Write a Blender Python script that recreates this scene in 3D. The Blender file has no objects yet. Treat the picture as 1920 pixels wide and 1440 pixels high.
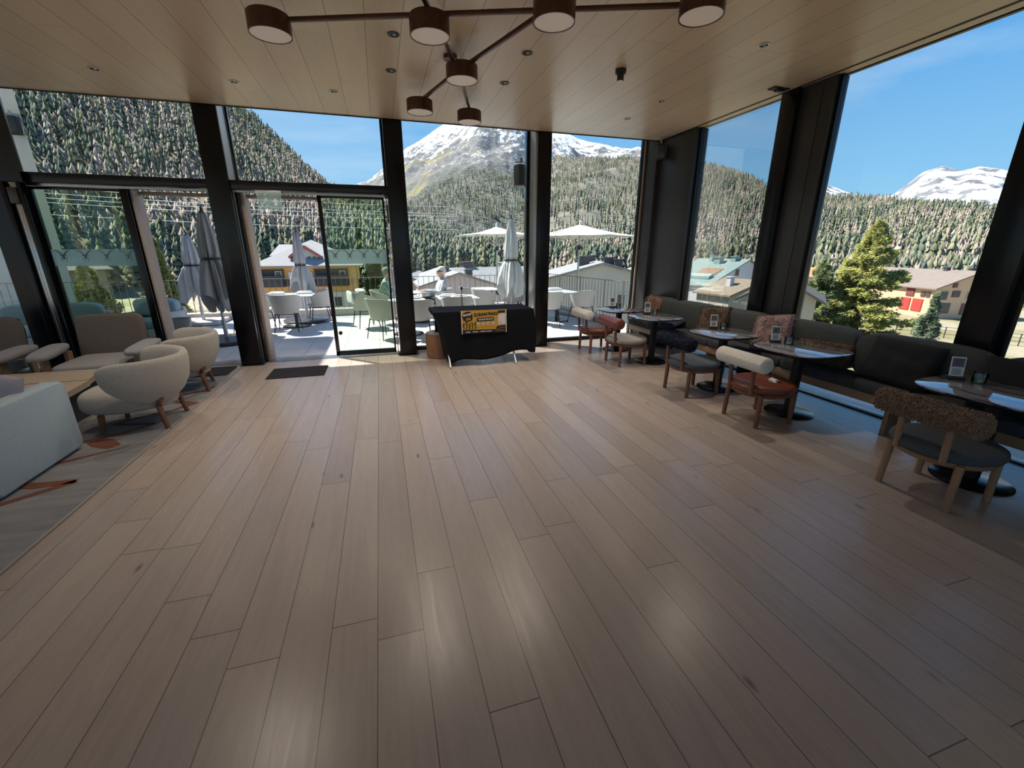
import bpy, bmesh, math, random
import numpy as np
from mathutils import Vector, Matrix, noise as mn

# ------------------------------------------------------------------ camera, sky, sun, exposure
sc = bpy.context.scene
COL = sc.collection
F_PX, W_PX = 794.4, 1920
PITCH, YAW, EYE = math.radians(17.535), math.radians(16.703), 1.65
cd = bpy.data.cameras.new('camera')
cd.sensor_fit = 'HORIZONTAL'; cd.sensor_width = 36.0
cd.lens = 36.0 * F_PX / W_PX
cd.clip_start = 0.05; cd.clip_end = 20000
cam = bpy.data.objects.new('camera', cd); COL.objects.link(cam)
cam.location = (0, 0, EYE)
cam.rotation_euler = (math.radians(90) - PITCH, 0, -YAW)
sc.camera = cam

sc.view_settings.view_transform = 'Standard'
sc.view_settings.look = 'None'
sc.view_settings.gamma = 1
sc.view_settings.use_curve_mapping = False
sc.view_settings.exposure = 1.02

world = bpy.data.worlds.new('sky'); sc.world = world
world.use_nodes = True
def build_sky():
    nt = world.node_tree; nt.nodes.clear()
    N = nt.nodes.new; L = nt.links.new
    tc = N('ShaderNodeTexCoord'); sep = N('ShaderNodeSeparateXYZ'); L(tc.outputs['Generated'], sep.inputs[0])
    ramp = N('ShaderNodeValToRGB'); L(sep.outputs['Z'], ramp.inputs[0])
    e = ramp.color_ramp.elements
    e[0].position = 0.0; e[0].color = (0.40, 0.66, 0.88, 1)
    e[1].position = 1.0; e[1].color = (0.08, 0.26, 0.66, 1)
    a = e.new(0.12); a.color = (0.27, 0.58, 0.90, 1)
    a = e.new(0.30); a.color = (0.14, 0.42, 0.84, 1)
    a = e.new(0.50); a.color = (0.11, 0.33, 0.74, 1)
    mp = N('ShaderNodeMapping'); mp.inputs['Scale'].default_value = (1.2, 2.2, 7.0); mp.inputs['Rotation'].default_value = (0.1, 0.25, 0.3)
    L(tc.outputs['Generated'], mp.inputs[0])
    no = N('ShaderNodeTexNoise'); no.inputs['Scale'].default_value = 1.6; no.inputs['Detail'].default_value = 6; no.inputs['Roughness'].default_value = 0.55
    L(mp.outputs[0], no.inputs['Vector'])
    mr = N('ShaderNodeMapRange'); mr.inputs[1].default_value = 0.50; mr.inputs[2].default_value = 0.78; mr.inputs[4].default_value = 0.42
    L(no.outputs[0], mr.inputs[0])
    mix = N('ShaderNodeMixRGB'); mix.inputs[2].default_value = (0.72, 0.86, 0.97, 1)
    L(mr.outputs[0], mix.inputs[0]); L(ramp.outputs[0], mix.inputs[1])
    bg = N('ShaderNodeBackground'); bg.inputs['Strength'].default_value = 0.54
    L(mix.outputs[0], bg.inputs[0])
    out = N('ShaderNodeOutputWorld'); L(bg.outputs[0], out.inputs[0])
build_sky()

SUN_K = Vector((-0.55, 0.55, 1.0))            # direction towards the sun
sd = bpy.data.lights.new('sun', 'SUN'); sd.energy = 5.9; sd.angle = math.radians(0.55); sd.color = (1.0, 0.955, 0.88)
sun = bpy.data.objects.new('sun', sd); COL.objects.link(sun)
sun.rotation_euler = SUN_K.to_track_quat('Z', 'Y').to_euler()
LAMP_W = 36.0                                   # each recessed ceiling spot

sc.cycles.max_bounces = 10; sc.cycles.diffuse_bounces = 5; sc.cycles.glossy_bounces = 5
sc.cycles.transparent_max_bounces = 16; sc.cycles.caustics_reflective = False; sc.cycles.caustics_refractive = False
sc.cycles.sample_clamp_indirect = 6.0

R = random.Random(7)
PI = math.pi

# ------------------------------------------------------------------ helpers
def link(o, parent=None):
    COL.objects.link(o)
    if parent is not None: o.parent = parent
    return o

def tag(o, label=None, cat=None, group=None, kind=None):
    if label: o['label'] = label
    if cat: o['category'] = cat
    if group: o['group'] = group
    if kind: o['kind'] = kind
    return o

def empty(name, loc=(0, 0, 0), rz=0.0, label=None, cat=None, group=None, kind=None):
    o = bpy.data.objects.new(name, None); COL.objects.link(o)
    o.empty_display_size = 0.1
    o.location = loc; o.rotation_euler = (0, 0, rz)
    return tag(o, label, cat, group, kind)

def obj(name, bm, mat, parent=None, smooth=None, loc=None, rz=None):
    me = bpy.data.meshes.new(name)
    bmesh.ops.recalc_face_normals(bm, faces=bm.faces[:])
    bm.to_mesh(me); bm.free()
    if isinstance(mat, (list, tuple)):
        for m in mat: me.materials.append(m)
    else: me.materials.append(mat)
    if smooth is not None:
        me.shade_smooth(); me.set_sharp_from_angle(angle=math.radians(smooth))
    o = bpy.data.objects.new(name, me); link(o, parent)
    if loc: o.location = loc
    if rz is not None: o.rotation_euler = (0, 0, rz)
    return o

def copy_tree(o, parent=None):
    c = o.copy(); COL.objects.link(c); c.parent = parent
    for ch in list(o.children): copy_tree(ch, c)
    return c

def NB(): return bmesh.new()

def box(bm, c, s, rz=0.0, bev=0.0, rx=0.0, ry=0.0, mi=0, seg=2):
    t = bmesh.new()
    bmesh.ops.create_cube(t, size=1.0)
    bmesh.ops.scale(t, vec=Vector(s), verts=t.verts)
    if bev > 0:
        bmesh.ops.bevel(t, geom=t.edges[:], offset=min(bev, min(s) * 0.49), segments=seg, affect='EDGES', profile=0.5)
    M = Matrix.Translation(Vector(c)) @ Matrix.Rotation(rz, 4, 'Z') @ Matrix.Rotation(ry, 4, 'Y') @ Matrix.Rotation(rx, 4, 'X')
    bmesh.ops.transform(t, matrix=M, verts=t.verts)
    for f in t.faces: f.material_index = mi
    join(bm, t)

def join(bm, t):
    m = {}
    for v in t.verts: m[v] = bm.verts.new(v.co)
    for f in t.faces:
        try:
            g = bm.faces.new([m[v] for v in f.verts]); g.material_index = f.material_index
        except ValueError: pass
    t.free()

def b2(bm, x0, x1, y0, y1, z0, z1, bev=0.0, mi=0):
    box(bm, ((x0+x1)/2, (y0+y1)/2, (z0+z1)/2), (abs(x1-x0), abs(y1-y0), abs(z1-z0)), bev=bev, mi=mi)

def cyl(bm, p0, p1, r0, r1=None, seg=16, caps=True, mi=0):
    if r1 is None: r1 = r0
    p0, p1 = Vector(p0), Vector(p1); d = (p1 - p0)
    q = d.to_track_quat('Z', 'Y')
    a, b = [], []
    for i in range(seg):
        t = 2*PI*i/seg; u = Vector((math.cos(t), math.sin(t), 0))
        a.append(bm.verts.new(p0 + q @ (u*r0))); b.append(bm.verts.new(p1 + q @ (u*r1)))
    for i in range(seg):
        j = (i+1) % seg
        f = bm.faces.new((a[i], a[j], b[j], b[i])); f.material_index = mi
    if caps:
        f = bm.faces.new(a[::-1]); f.material_index = mi
        f = bm.faces.new(b); f.material_index = mi

def lathe(bm, prof, c=(0, 0, 0), seg=32, mi=0, M=None):
    rings = []
    for r, z in prof:
        if r < 1e-6:
            v = Vector((0, 0, z)); v = (M @ v) if M else v
            rings.append([bm.verts.new(v + Vector(c))])
        else:
            ring = []
            for i in range(seg):
                t = 2*PI*i/seg; v = Vector((r*math.cos(t), r*math.sin(t), z)); v = (M @ v) if M else v
                ring.append(bm.verts.new(v + Vector(c)))
            rings.append(ring)
    for k in range(len(rings)-1):
        a, b = rings[k], rings[k+1]
        if len(a) == 1 and len(b) == 1: continue
        for i in range(seg):
            j = (i+1) % seg
            if len(a) == 1: f = bm.faces.new((a[0], b[i], b[j]))
            elif len(b) == 1: f = bm.faces.new((a[i], a[j], b[0]))
            else: f = bm.faces.new((a[i], a[j], b[j], b[i]))
            f.material_index = mi

def tube(bm, pts, r, seg=8, closed=False):
    pts = [Vector(p) for p in pts]; n = len(pts); rings = []
    for i, p in enumerate(pts):
        if closed: d = pts[(i+1) % n] - pts[i-1]
        else: d = pts[min(i+1, n-1)] - pts[max(i-1, 0)]
        q = d.to_track_quat('Z', 'Y')
        rr = r[i] if isinstance(r, (list, tuple)) else r
        rings.append([bm.verts.new(p + q @ Vector((rr*math.cos(2*PI*k/seg), rr*math.sin(2*PI*k/seg), 0))) for k in range(seg)])
    for i in range(n if closed else n-1):
        a, b = rings[i], rings[(i+1) % n]
        for k in range(seg):
            j = (k+1) % seg
            bm.faces.new((a[k], a[j], b[j], b[k]))
    if not closed:
        bm.faces.new(rings[0][::-1]); bm.faces.new(rings[-1])

def sq(t, n):  # signed power
    return math.copysign(abs(t)**n, t)

def cushion(bm, c, s, e1=0.35, e2=0.35, nu=28, nv=16, M=None, lump=0.0, seed=0.0):
    """rounded box: superellipsoid of full size s"""
    a = [x/2 for x in s]; grid = []
    for j in range(nv+1):
        v = -PI/2 + PI*j/nv; row = []
        for i in range(nu):
            u = 2*PI*i/nu
            p = Vector((a[0]*sq(math.cos(v), e1)*sq(math.cos(u), e2), a[1]*sq(math.cos(v), e1)*sq(math.sin(u), e2), a[2]*sq(math.sin(v), e1)))
            if lump: p *= 1 + lump*mn.noise(p*4 + Vector((seed, seed, 0)))
            if M is not None: p = M @ p
            row.append(p + Vector(c))
        grid.append(row)
    vs = []
    for j, row in enumerate(grid):
        if j in (0, nv): vs.append([bm.verts.new(row[0])])
        else: vs.append([bm.verts.new(p) for p in row])
    for j in range(nv):
        A, B = vs[j], vs[j+1]
        for i in range(nu):
            k = (i+1) % nu
            if len(A) == 1: bm.faces.new((A[0], B[k], B[i]))
            elif len(B) == 1: bm.faces.new((A[i], A[k], B[0]))
            else: bm.faces.new((A[i], A[k], B[k], B[i]))

def quad(bm, pts, mi=0):
    f = bm.faces.new([bm.verts.new(Vector(p)) for p in pts]); f.material_index = mi; return f

def slab(bm, pts, t, mi=0):
    """polygon (coplanar points) given thickness vector t"""
    t = Vector(t); a = [bm.verts.new(Vector(p)) for p in pts]; b = [bm.verts.new(Vector(p)+t) for p in pts]
    f = bm.faces.new(a[::-1]); f.material_index = mi
    f = bm.faces.new(b); f.material_index = mi
    n = len(pts)
    for i in range(n):
        j = (i+1) % n
        f = bm.faces.new((a[i], a[j], b[j], b[i])); f.material_index = mi

# ------------------------------------------------------------------ materials
def mat(name, col, rough=0.6, metal=0.0, var=0.0, vscale=8.0, bump=0.0, bscale=60.0, spec=0.5, emit=None, estr=0.0, col2=None, coat=0.0, stretch=(1, 1, 1), sheen=0.0):
    m = bpy.data.materials.new(name); m.use_nodes = True
    nt = m.node_tree; N = nt.nodes.new; L = nt.links.new
    p = nt.nodes['Principled BSDF']
    p.inputs['Base Color'].default_value = (*col, 1); p.inputs['Roughness'].default_value = rough
    p.inputs['Metallic'].default_value = metal; p.inputs['Specular IOR Level'].default_value = spec
    p.inputs['Coat Weight'].default_value = coat; p.inputs['Sheen Weight'].default_value = sheen
    if emit: p.inputs['Emission Color'].default_value = (*emit, 1); p.inputs['Emission Strength'].default_value = estr
    tc = N('ShaderNodeTexCoord'); mp = N('ShaderNodeMapping'); mp.inputs['Scale'].default_value = stretch
    L(tc.outputs['Object'], mp.inputs[0])
    no = N('ShaderNodeTexNoise'); no.inputs['Scale'].default_value = vscale; no.inputs['Detail'].default_value = 5
    L(mp.outputs[0], no.inputs['Vector'])
    rp = N('ShaderNodeMapRange'); rp.inputs[1].default_value = 0.3; rp.inputs[2].default_value = 0.7; L(no.outputs[0], rp.inputs[0])
    mx = N('ShaderNodeMixRGB')
    c2 = col2 if col2 else tuple(c*(1-var) for c in col)
    mx.inputs[1].default_value = (*col, 1); mx.inputs[2].default_value = (*c2, 1)
    L(rp.outputs[0], mx.inputs[0]); L(mx.outputs[0], p.inputs['Base Color'])
    if bump > 0:
        n2 = N('ShaderNodeTexNoise'); n2.inputs['Scale'].default_value = bscale; n2.inputs['Detail'].default_value = 3
        L(mp.outputs[0], n2.inputs['Vector'])
        b = N('ShaderNodeBump'); b.inputs['Strength'].default_value = bump; b.inputs['Distance'].default_value = 0.01
        L(n2.outputs[0], b.inputs['Height']); L(b.outputs[0], p.inputs['Normal'])
    return m

def glass_mat(name, tint=(0.93, 0.96, 0.95), refl=0.5):
    m = bpy.data.materials.new(name); m.use_nodes = True
    nt = m.node_tree; nt.nodes.clear(); N = nt.nodes.new; L = nt.links.new
    out = N('ShaderNodeOutputMaterial'); mix = N('ShaderNodeMixShader'); tr = N('ShaderNodeBsdfTransparent'); gl = N('ShaderNodeBsdfGlossy')
    fr = N('ShaderNodeFresnel'); fr.inputs[0].default_value = 1.45
    mu = N('ShaderNodeMath'); mu.operation = 'MULTIPLY'; mu.inputs[1].default_value = refl
    tr.inputs[0].default_value = (*tint, 1); gl.inputs['Roughness'].default_value = 0.0
    L(fr.outputs[0], mu.inputs[0]); L(mu.outputs[0], mix.inputs[0]); L(tr.outputs[0], mix.inputs[1]); L(gl.outputs[0], mix.inputs[2]); L(mix.outputs[0], out.inputs[0])
    return m

def plank_mat(name, width, length, x0, cols, groove=0.004, gcol=(0.09, 0.07, 0.055), rough=0.4, grain=0.12, along='Y', knots=True, rvar=0.1, bump=0.15, spec=0.5, gend=0.004):
    """planks of given width running along Y; every plank has its own tone"""
    m = bpy.data.materials.new(name); m.use_nodes = True
    nt = m.node_tree; N = nt.nodes.new; L = nt.links.new
    p = nt.nodes['Principled BSDF']; p.inputs['Specular IOR Level'].default_value = spec
    tc = N('ShaderNodeTexCoord'); sep = N('ShaderNodeSeparateXYZ'); L(tc.outputs['Object'], sep.inputs[0])
    def M(op, a=None, b=None, c=None):
        n = N('ShaderNodeMath'); n.operation = op
        for i, x in enumerate((a, b, c)):
            if x is None: continue
            if isinstance(x, (int, float)): n.inputs[i].default_value = x
            else: L(x, n.inputs[i])
        return n.outputs[0]
    X, Y = (sep.outputs[0], sep.outputs[1]) if along == 'Y' else (sep.outputs[1], sep.outputs[0])
    u = M('DIVIDE', M('ADD', X, -x0), width)
    ci = M('FLOOR', u); fu = M('FRACT', u)
    wn = N('ShaderNodeTexWhiteNoise'); wn.noise_dimensions = '1D'; L(ci, wn.inputs['W'])
    v = M('ADD', M('DIVIDE', Y, length), M('MULTIPLY', wn.outputs['Value'], 7.31))
    ri = M('FLOOR', v); fv = M('FRACT', v)
    cb = N('ShaderNodeCombineXYZ'); L(ci, cb.inputs[0]); L(ri, cb.inputs[1])
    w2 = N('ShaderNodeTexWhiteNoise'); w2.noise_dimensions = '2D'; L(cb.outputs[0], w2.inputs['Vector'])
    ramp = N('ShaderNodeValToRGB'); e = ramp.color_ramp.elements
    e[0].color = (*cols[0], 1); e[1].color = (*cols[-1], 1)
    for i, c in enumerate(cols[1:-1]):
        a = e.new((i+1)/(len(cols)-1)); a.color = (*c, 1)
    L(w2.outputs['Value'], ramp.inputs[0])
    # grain, different in each plank
    cg = N('ShaderNodeCombineXYZ'); L(M('MULTIPLY', X, 22.0), cg.inputs[0]); L(M('MULTIPLY', Y, 1.6), cg.inputs[1]); L(M('MULTIPLY', w2.outputs['Value'], 40.0), cg.inputs[2])
    ng = N('ShaderNodeTexNoise'); ng.inputs['Scale'].default_value = 1.0; ng.inputs['Detail'].default_value = 8; ng.inputs['Roughness'].default_value = 0.65; ng.inputs['Distortion'].default_value = 0.9
    L(cg.outputs[0], ng.inputs['Vector'])
    gr = N('ShaderNodeMapRange'); gr.inputs[1].default_value = 0.3; gr.inputs[2].default_value = 0.72; gr.inputs[3].default_value = 1 + grain; gr.inputs[4].default_value = 1 - grain
    L(ng.outputs[0], gr.inputs[0])
    mul = N('ShaderNodeMixRGB'); mul.blend_type = 'MULTIPLY'; mul.inputs[0].default_value = 1
    cx = N('ShaderNodeCombineXYZ'); [L(gr.outputs[0], cx.inputs[i]) for i in range(3)]
    L(ramp.outputs[0], mul.inputs[1]); L(cx.outputs[0], mul.inputs[2])
    col = mul.outputs[0]
    if knots:
        ck = N('ShaderNodeCombineXYZ'); L(M('MULTIPLY', X, 3.4), ck.inputs[0]); L(M('MULTIPLY', Y, 1.15), ck.inputs[1]); L(M('MULTIPLY', w2.outputs['Value'], 9.0), ck.inputs[2])
        vo = N('ShaderNodeTexVoronoi'); vo.inputs['Scale'].default_value = 1.3; L(ck.outputs[0], vo.inputs['Vector'])
        kr = N('ShaderNodeMapRange'); kr.inputs[1].default_value = 0.02; kr.inputs[2].default_value = 0.075; kr.inputs[3].default_value = 0.72; kr.inputs[4].default_value = 0.0
        L(vo.outputs['Distance'], kr.inputs[0])
        mk = N('ShaderNodeMixRGB'); mk.inputs[2].default_value = (0.07, 0.045, 0.035, 1)
        L(kr.outputs[0], mk.inputs[0]); L(col, mk.inputs[1]); col = mk.outputs[0]
    gx = M('LESS_THAN', M('MINIMUM', fu, M('SUBTRACT', 1.0, fu)), groove/width/2)
    gy = M('LESS_THAN', M('MINIMUM', fv, M('SUBTRACT', 1.0, fv)), gend/length/2)
    g = M('MAXIMUM', gx, gy)
    mg = N('ShaderNodeMixRGB'); mg.inputs[2].default_value = (*gcol, 1)
    L(g, mg.inputs[0]); L(col, mg.inputs[1]); L(mg.outputs[0], p.inputs['Base Color'])
    rr = N('ShaderNodeMapRange'); rr.inputs[3].default_value = rough - rvar; rr.inputs[4].default_value = rough + rvar
    L(ng.outputs[0], rr.inputs[0]); L(rr.outputs[0], p.inputs['Roughness'])
    bu = N('ShaderNodeBump'); bu.inputs['Strength'].default_value = bump; bu.inputs['Distance'].default_value = 0.002
    L(M('SUBTRACT', M('MULTIPLY', ng.outputs[0], 0.3), g), bu.inputs['Height']); L(bu.outputs[0], p.inputs['Normal'])
    return m

def marble_mat(name):
    m = mat(name, (0.3, 0.28, 0.27), rough=0.05, coat=1.0)
    nt = m.node_tree; N = nt.nodes.new; L = nt.links.new; p = nt.nodes['Principled BSDF']
    p.inputs['Coat Roughness'].default_value = 0.02; p.inputs['Coat IOR'].default_value = 2.6
    tc = N('ShaderNodeTexCoord'); wv = N('ShaderNodeTexWave'); wv.inputs['Scale'].default_value = 1.5; wv.inputs['Distortion'].default_value = 9; wv.inputs['Detail'].default_value = 5
    L(tc.outputs['Object'], wv.inputs['Vector'])
    r = N('ShaderNodeValToRGB'); e = r.color_ramp.elements; e[0].position = 0.0; e[0].color = (0.06, 0.045, 0.04, 1); e[1].position = 0.07; e[1].color = (0.26, 0.26, 0.275, 1)
    a = e.new(0.8); a.color = (0.33, 0.33, 0.345, 1)
    L(wv.outputs[0], r.inputs[0]); L(r.outputs[0], p.inputs['Base Color'])
    return m

def tile_mat(name, col, size, x0, y0, gcol, gw=0.008, rough=0.6, var=0.08):
    m = mat(name, col, rough=rough, var=var, vscale=3, bump=0.1, bscale=90)
    nt = m.node_tree; N = nt.nodes.new; L = nt.links.new; p = nt.nodes['Principled BSDF']
    src = p.inputs['Base Color'].links[0].from_socket
    tc = N('ShaderNodeTexCoord'); sep = N('ShaderNodeSeparateXYZ'); L(tc.outputs['Object'], sep.inputs[0])
    outs = []
    for i, o in ((0, x0), (1, y0)):
        a = N('ShaderNodeMath'); a.operation = 'ADD'; a.inputs[1].default_value = -o; L(sep.outputs[i], a.inputs[0])
        d = N('ShaderNodeMath'); d.operation = 'PINGPONG'; d.inputs[1].default_value = size/2; L(a.outputs[0], d.inputs[0])
        l = N('ShaderNodeMath'); l.operation = 'LESS_THAN'; l.inputs[1].default_value = gw/2; L(d.outputs[0], l.inputs[0]); outs.append(l)
    mx = N('ShaderNodeMath'); mx.operation = 'MAXIMUM'; L(outs[0].outputs[0], mx.inputs[0]); L(outs[1].outputs[0], mx.inputs[1])
    g = N('ShaderNodeMixRGB'); g.inputs[2].default_value = (*gcol, 1); L(mx.outputs[0], g.inputs[0]); L(src, g.inputs[1]); L(g.outputs[0], p.inputs['Base Color'])
    return m

def attr_mat(name, rough=0.9, bump=0.0, mixn=0.25, nscale=0.4):
    """colour comes from the mesh's own per-vertex pigment attribute"""
    m = bpy.data.materials.new(name); m.use_nodes = True
    nt = m.node_tree; N = nt.nodes.new; L = nt.links.new; p = nt.nodes['Principled BSDF']
    p.inputs['Roughness'].default_value = rough; p.inputs['Specular IOR Level'].default_value = 0.15
    at = N('ShaderNodeAttribute'); at.attribute_name = 'pigment'
    no = N('ShaderNodeTexNoise'); no.inputs['Scale'].default_value = nscale; tc = N('ShaderNodeTexCoord'); L(tc.outputs['Object'], no.inputs['Vector'])
    mr = N('ShaderNodeMapRange'); mr.inputs[3].default_value = 1-mixn; mr.inputs[4].default_value = 1+mixn; L(no.outputs[0], mr.inputs[0])
    mu = N('ShaderNodeVectorMath'); mu.operation = 'SCALE'; L(at.outputs['Color'], mu.inputs[0]); L(mr.outputs[0], mu.inputs['Scale'])
    L(mu.outputs[0], p.inputs['Base Color'])
    return m

MT = {}
MT['floor'] = plank_mat('oak_floor', 0.2, 2.1, -0.153, [(0.335, 0.278, 0.245), (0.375, 0.314, 0.275), (0.39, 0.326, 0.285), (0.35, 0.302, 0.278), (0.41, 0.345, 0.295)], rough=0.29, grain=0.10, rvar=0.07, groove=0.0035, gend=0.0045)
MT['ceil'] = plank_mat('ceiling_boards', 0.29, 3.2, 0.05, [(0.60, 0.465, 0.335), (0.65, 0.505, 0.36), (0.625, 0.485, 0.345)], groove=0.005, gcol=(0.15, 0.10, 0.06), rough=0.33, grain=0.05, knots=False, rvar=0.04, bump=0.1, gend=0.003)
MT['black'] = mat('black_steel', (0.007, 0.0075, 0.009), rough=0.22, metal=0.0, var=0.3, spec=0.28)
MT['blackm'] = mat('matt_black', (0.012, 0.012, 0.014), rough=0.6)
MT['greyp'] = mat('graphite_panel', (0.038, 0.040, 0.041), rough=0.35, metal=0.2, var=0.15)
MT['alu'] = mat('brushed_steel', (0.42, 0.42, 0.41), rough=0.25, metal=0.9, var=0.2, stretch=(10, 10, 0.5))
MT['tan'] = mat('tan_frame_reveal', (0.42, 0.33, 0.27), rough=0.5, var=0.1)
MT['glass'] = glass_mat('window_glass', (0.96, 0.975, 0.97), 0.45)
MT['glassg'] = glass_mat('greenish_door_glass', (0.80, 0.885, 0.78), 0.6)
MT['band'] = bpy.data.materials.new('frosted_film'); MT['band'].use_nodes = True
_nt = MT['band'].node_tree; _nt.nodes.clear(); _o = _nt.nodes.new('ShaderNodeOutputMaterial'); _m = _nt.nodes.new('ShaderNodeMixShader'); _m.inputs[0].default_value = 0.6
_m.inputs[0].default_value = 0.72
_d = _nt.nodes.new('ShaderNodeBsdfTransparent'); _d.inputs[0].default_value = (0.85, 0.95, 0.97, 1); _t = _nt.nodes.new('ShaderNodeBsdfTranslucent'); _t.inputs[0].default_value = (1.0, 1.0, 1.0, 1)
_nt.links.new(_d.outputs[0], _m.inputs[1]); _nt.links.new(_t.outputs[0], _m.inputs[2]); _nt.links.new(_m.outputs[0], _o.inputs[0])
MT['motif'] = mat('dark_film_motif', (0.10, 0.15, 0.15), rough=0.5)
MT['motif2'] = mat('pale_film_motif', (0.62, 0.70, 0.55), rough=0.5)
MT['white'] = mat('white_render', (0.74, 0.74, 0.70), rough=0.85, var=0.06)
MT['tile'] = tile_mat('terrace_slabs', (0.60, 0.59, 0.60), 0.6, -1.33, 7.5, (0.16, 0.16, 0.18))
MT['curb'] = mat('terrace_kerb', (0.52, 0.48, 0.45), rough=0.8, var=0.12)
MT['rail'] = mat('railing_steel', (0.24, 0.22, 0.20), rough=0.4, metal=0.6)
MT['cognac'] = mat('cognac_leather', (0.20, 0.055, 0.028), rough=0.38, var=0.3, vscale=14, bump=0.12, bscale=120)
MT['walnut'] = mat('walnut_leg', (0.20, 0.085, 0.045), rough=0.45, var=0.3, vscale=10, stretch=(6, 6, 1))
MT['oakleg'] = mat('oak_leg', (0.34, 0.20, 0.11), rough=0.5, var=0.2, vscale=10, stretch=(6, 6, 1))
MT['boucle_w'] = mat('white_boucle', (0.80, 0.77, 0.70), rough=0.95, var=0.15, vscale=60, bump=0.9, bscale=140, sheen=0.3)
MT['greige'] = mat('greige_wool', (0.34, 0.34, 0.31), rough=0.95, var=0.15, vscale=50, bump=0.4, bscale=200)
MT['bluegrey'] = mat('blue_grey_wool', (0.085, 0.105, 0.125), rough=0.95, var=0.2, vscale=50, bump=0.4, bscale=200)
MT['slate'] = mat('slate_wool', (0.075, 0.085, 0.092), rough=0.95, var=0.2, vscale=50, bump=0.4, bscale=200)
MT['fur_brown'] = mat('brown_shearling', (0.30, 0.175, 0.10), rough=1.0, var=0.35, vscale=30, sheen=0.4)
MT['fur_navy'] = mat('navy_shearling', (0.012, 0.018, 0.042), rough=1.0, var=0.35, vscale=30)
MT['fur_pink'] = mat('pink_brown_shearling', (0.44, 0.31, 0.29), rough=1.0, col2=(0.17, 0.08, 0.075), vscale=60, sheen=0.4)
MT['fur_rust'] = mat('rust_fur', (0.27, 0.135, 0.065), rough=1.0, var=0.4, vscale=25, sheen=0.4)
MT['fur_dark'] = mat('dark_brown_fur', (0.11, 0.075, 0.05), rough=1.0, var=0.4, vscale=25)
MT['navy'] = mat('navy_cloth', (0.03, 0.042, 0.075), rough=0.9, var=0.3, bump=0.3, bscale=80)
MT['blackcloth'] = mat('black_cushion_cloth', (0.010, 0.011, 0.014), rough=0.9, var=0.3)
MT['bench'] = mat('bench_fabric', (0.062, 0.070, 0.068), rough=0.95, var=0.2, vscale=30, bump=0.3, bscale=160)
MT['benchs'] = mat('bench_seat_fabric', (0.045, 0.05, 0.056), rough=0.95, var=0.2, vscale=30, bump=0.3, bscale=160)
MT['benchw'] = mat('bench_oak', (0.30, 0.20, 0.125), rough=0.5, var=0.2, vscale=6, stretch=(1, 0.3, 8))
MT['marble'] = marble_mat('grey_marble')
MT['sand'] = mat('sand_boucle', (0.46, 0.43, 0.38), rough=0.95, var=0.16, vscale=70, bump=0.9, bscale=130, sheen=0.3)
MT['taupe'] = mat('taupe_wool', (0.155, 0.125, 0.105), rough=0.95, var=0.15, vscale=60, bump=0.3, bscale=220)
MT['greywool'] = mat('light_grey_wool', (0.30, 0.30, 0.31), rough=0.95, var=0.12, vscale=60, bump=0.3, bscale=220)
MT['sofa'] = mat('pale_blue_felt', (0.40, 0.50, 0.575), rough=0.95, var=0.08, vscale=40, bump=0.25, bscale=260)
MT['coffee'] = plank_mat('coffee_table_oak', 0.5, 9.0, -10.35, [(0.40, 0.32, 0.235), (0.43, 0.345, 0.255)], groove=0.0, rough=0.45, grain=0.1, along='X', knots=False, gend=0.0)
MT['bronze'] = mat('bronze_lamp', (0.085, 0.035, 0.022), rough=0.35, metal=0.55, var=0.3, vscale=10)
MT['diffuser'] = mat('lamp_diffuser', (0.60, 0.50, 0.43), rough=0.5, emit=(1.0, 0.84, 0.70), estr=0.05)
MT['mat'] = mat('door_mat_rib', (0.014, 0.013, 0.014), rough=0.95, var=0.3, vscale=200, bump=0.5, bscale=300)
MT['cloth'] = mat('black_tablecloth', (0.006, 0.0065, 0.009), rough=0.8, var=0.25, vscale=5, spec=0.15)
MT['leatherdrum'] = mat('cognac_drum', (0.26, 0.12, 0.06), rough=0.55, var=0.25, vscale=5)
MT['tgrey'] = mat('terrace_chair_shell', (0.50, 0.49, 0.46), rough=0.7, var=0.06)
MT['ttop'] = mat('terrace_table_top', (0.48, 0.54, 0.56), rough=0.35, var=0.08)
MT['fabricU'] = mat('parasol_cloth', (0.44, 0.44, 0.46), rough=0.9, var=0.08)
MT['fabricW'] = mat('pale_parasol_cloth', (0.62, 0.66, 0.66), rough=0.9, var=0.05)
MT['steel'] = mat('light_steel', (0.55, 0.56, 0.58), rough=0.35, metal=0.5)
MT['skin'] = mat('skin', (0.55, 0.33, 0.24), rough=0.6)
MT['hairg'] = mat('grey_hair', (0.32, 0.32, 0.31), rough=0.9, var=0.4, vscale=60, bump=0.5)
MT['hairw'] = mat('white_hair', (0.75, 0.75, 0.74), rough=0.9, var=0.2, vscale=60, bump=0.5)
MT['paper'] = mat('paper', (0.72, 0.71, 0.69), rough=0.6)
MT['napkin'] = mat('white_linen', (0.78, 0.79, 0.79), rough=0.9, var=0.05, bump=0.3)
MT['plum'] = mat('dark_clothes', (0.03, 0.03, 0.035), rough=0.9)

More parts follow.
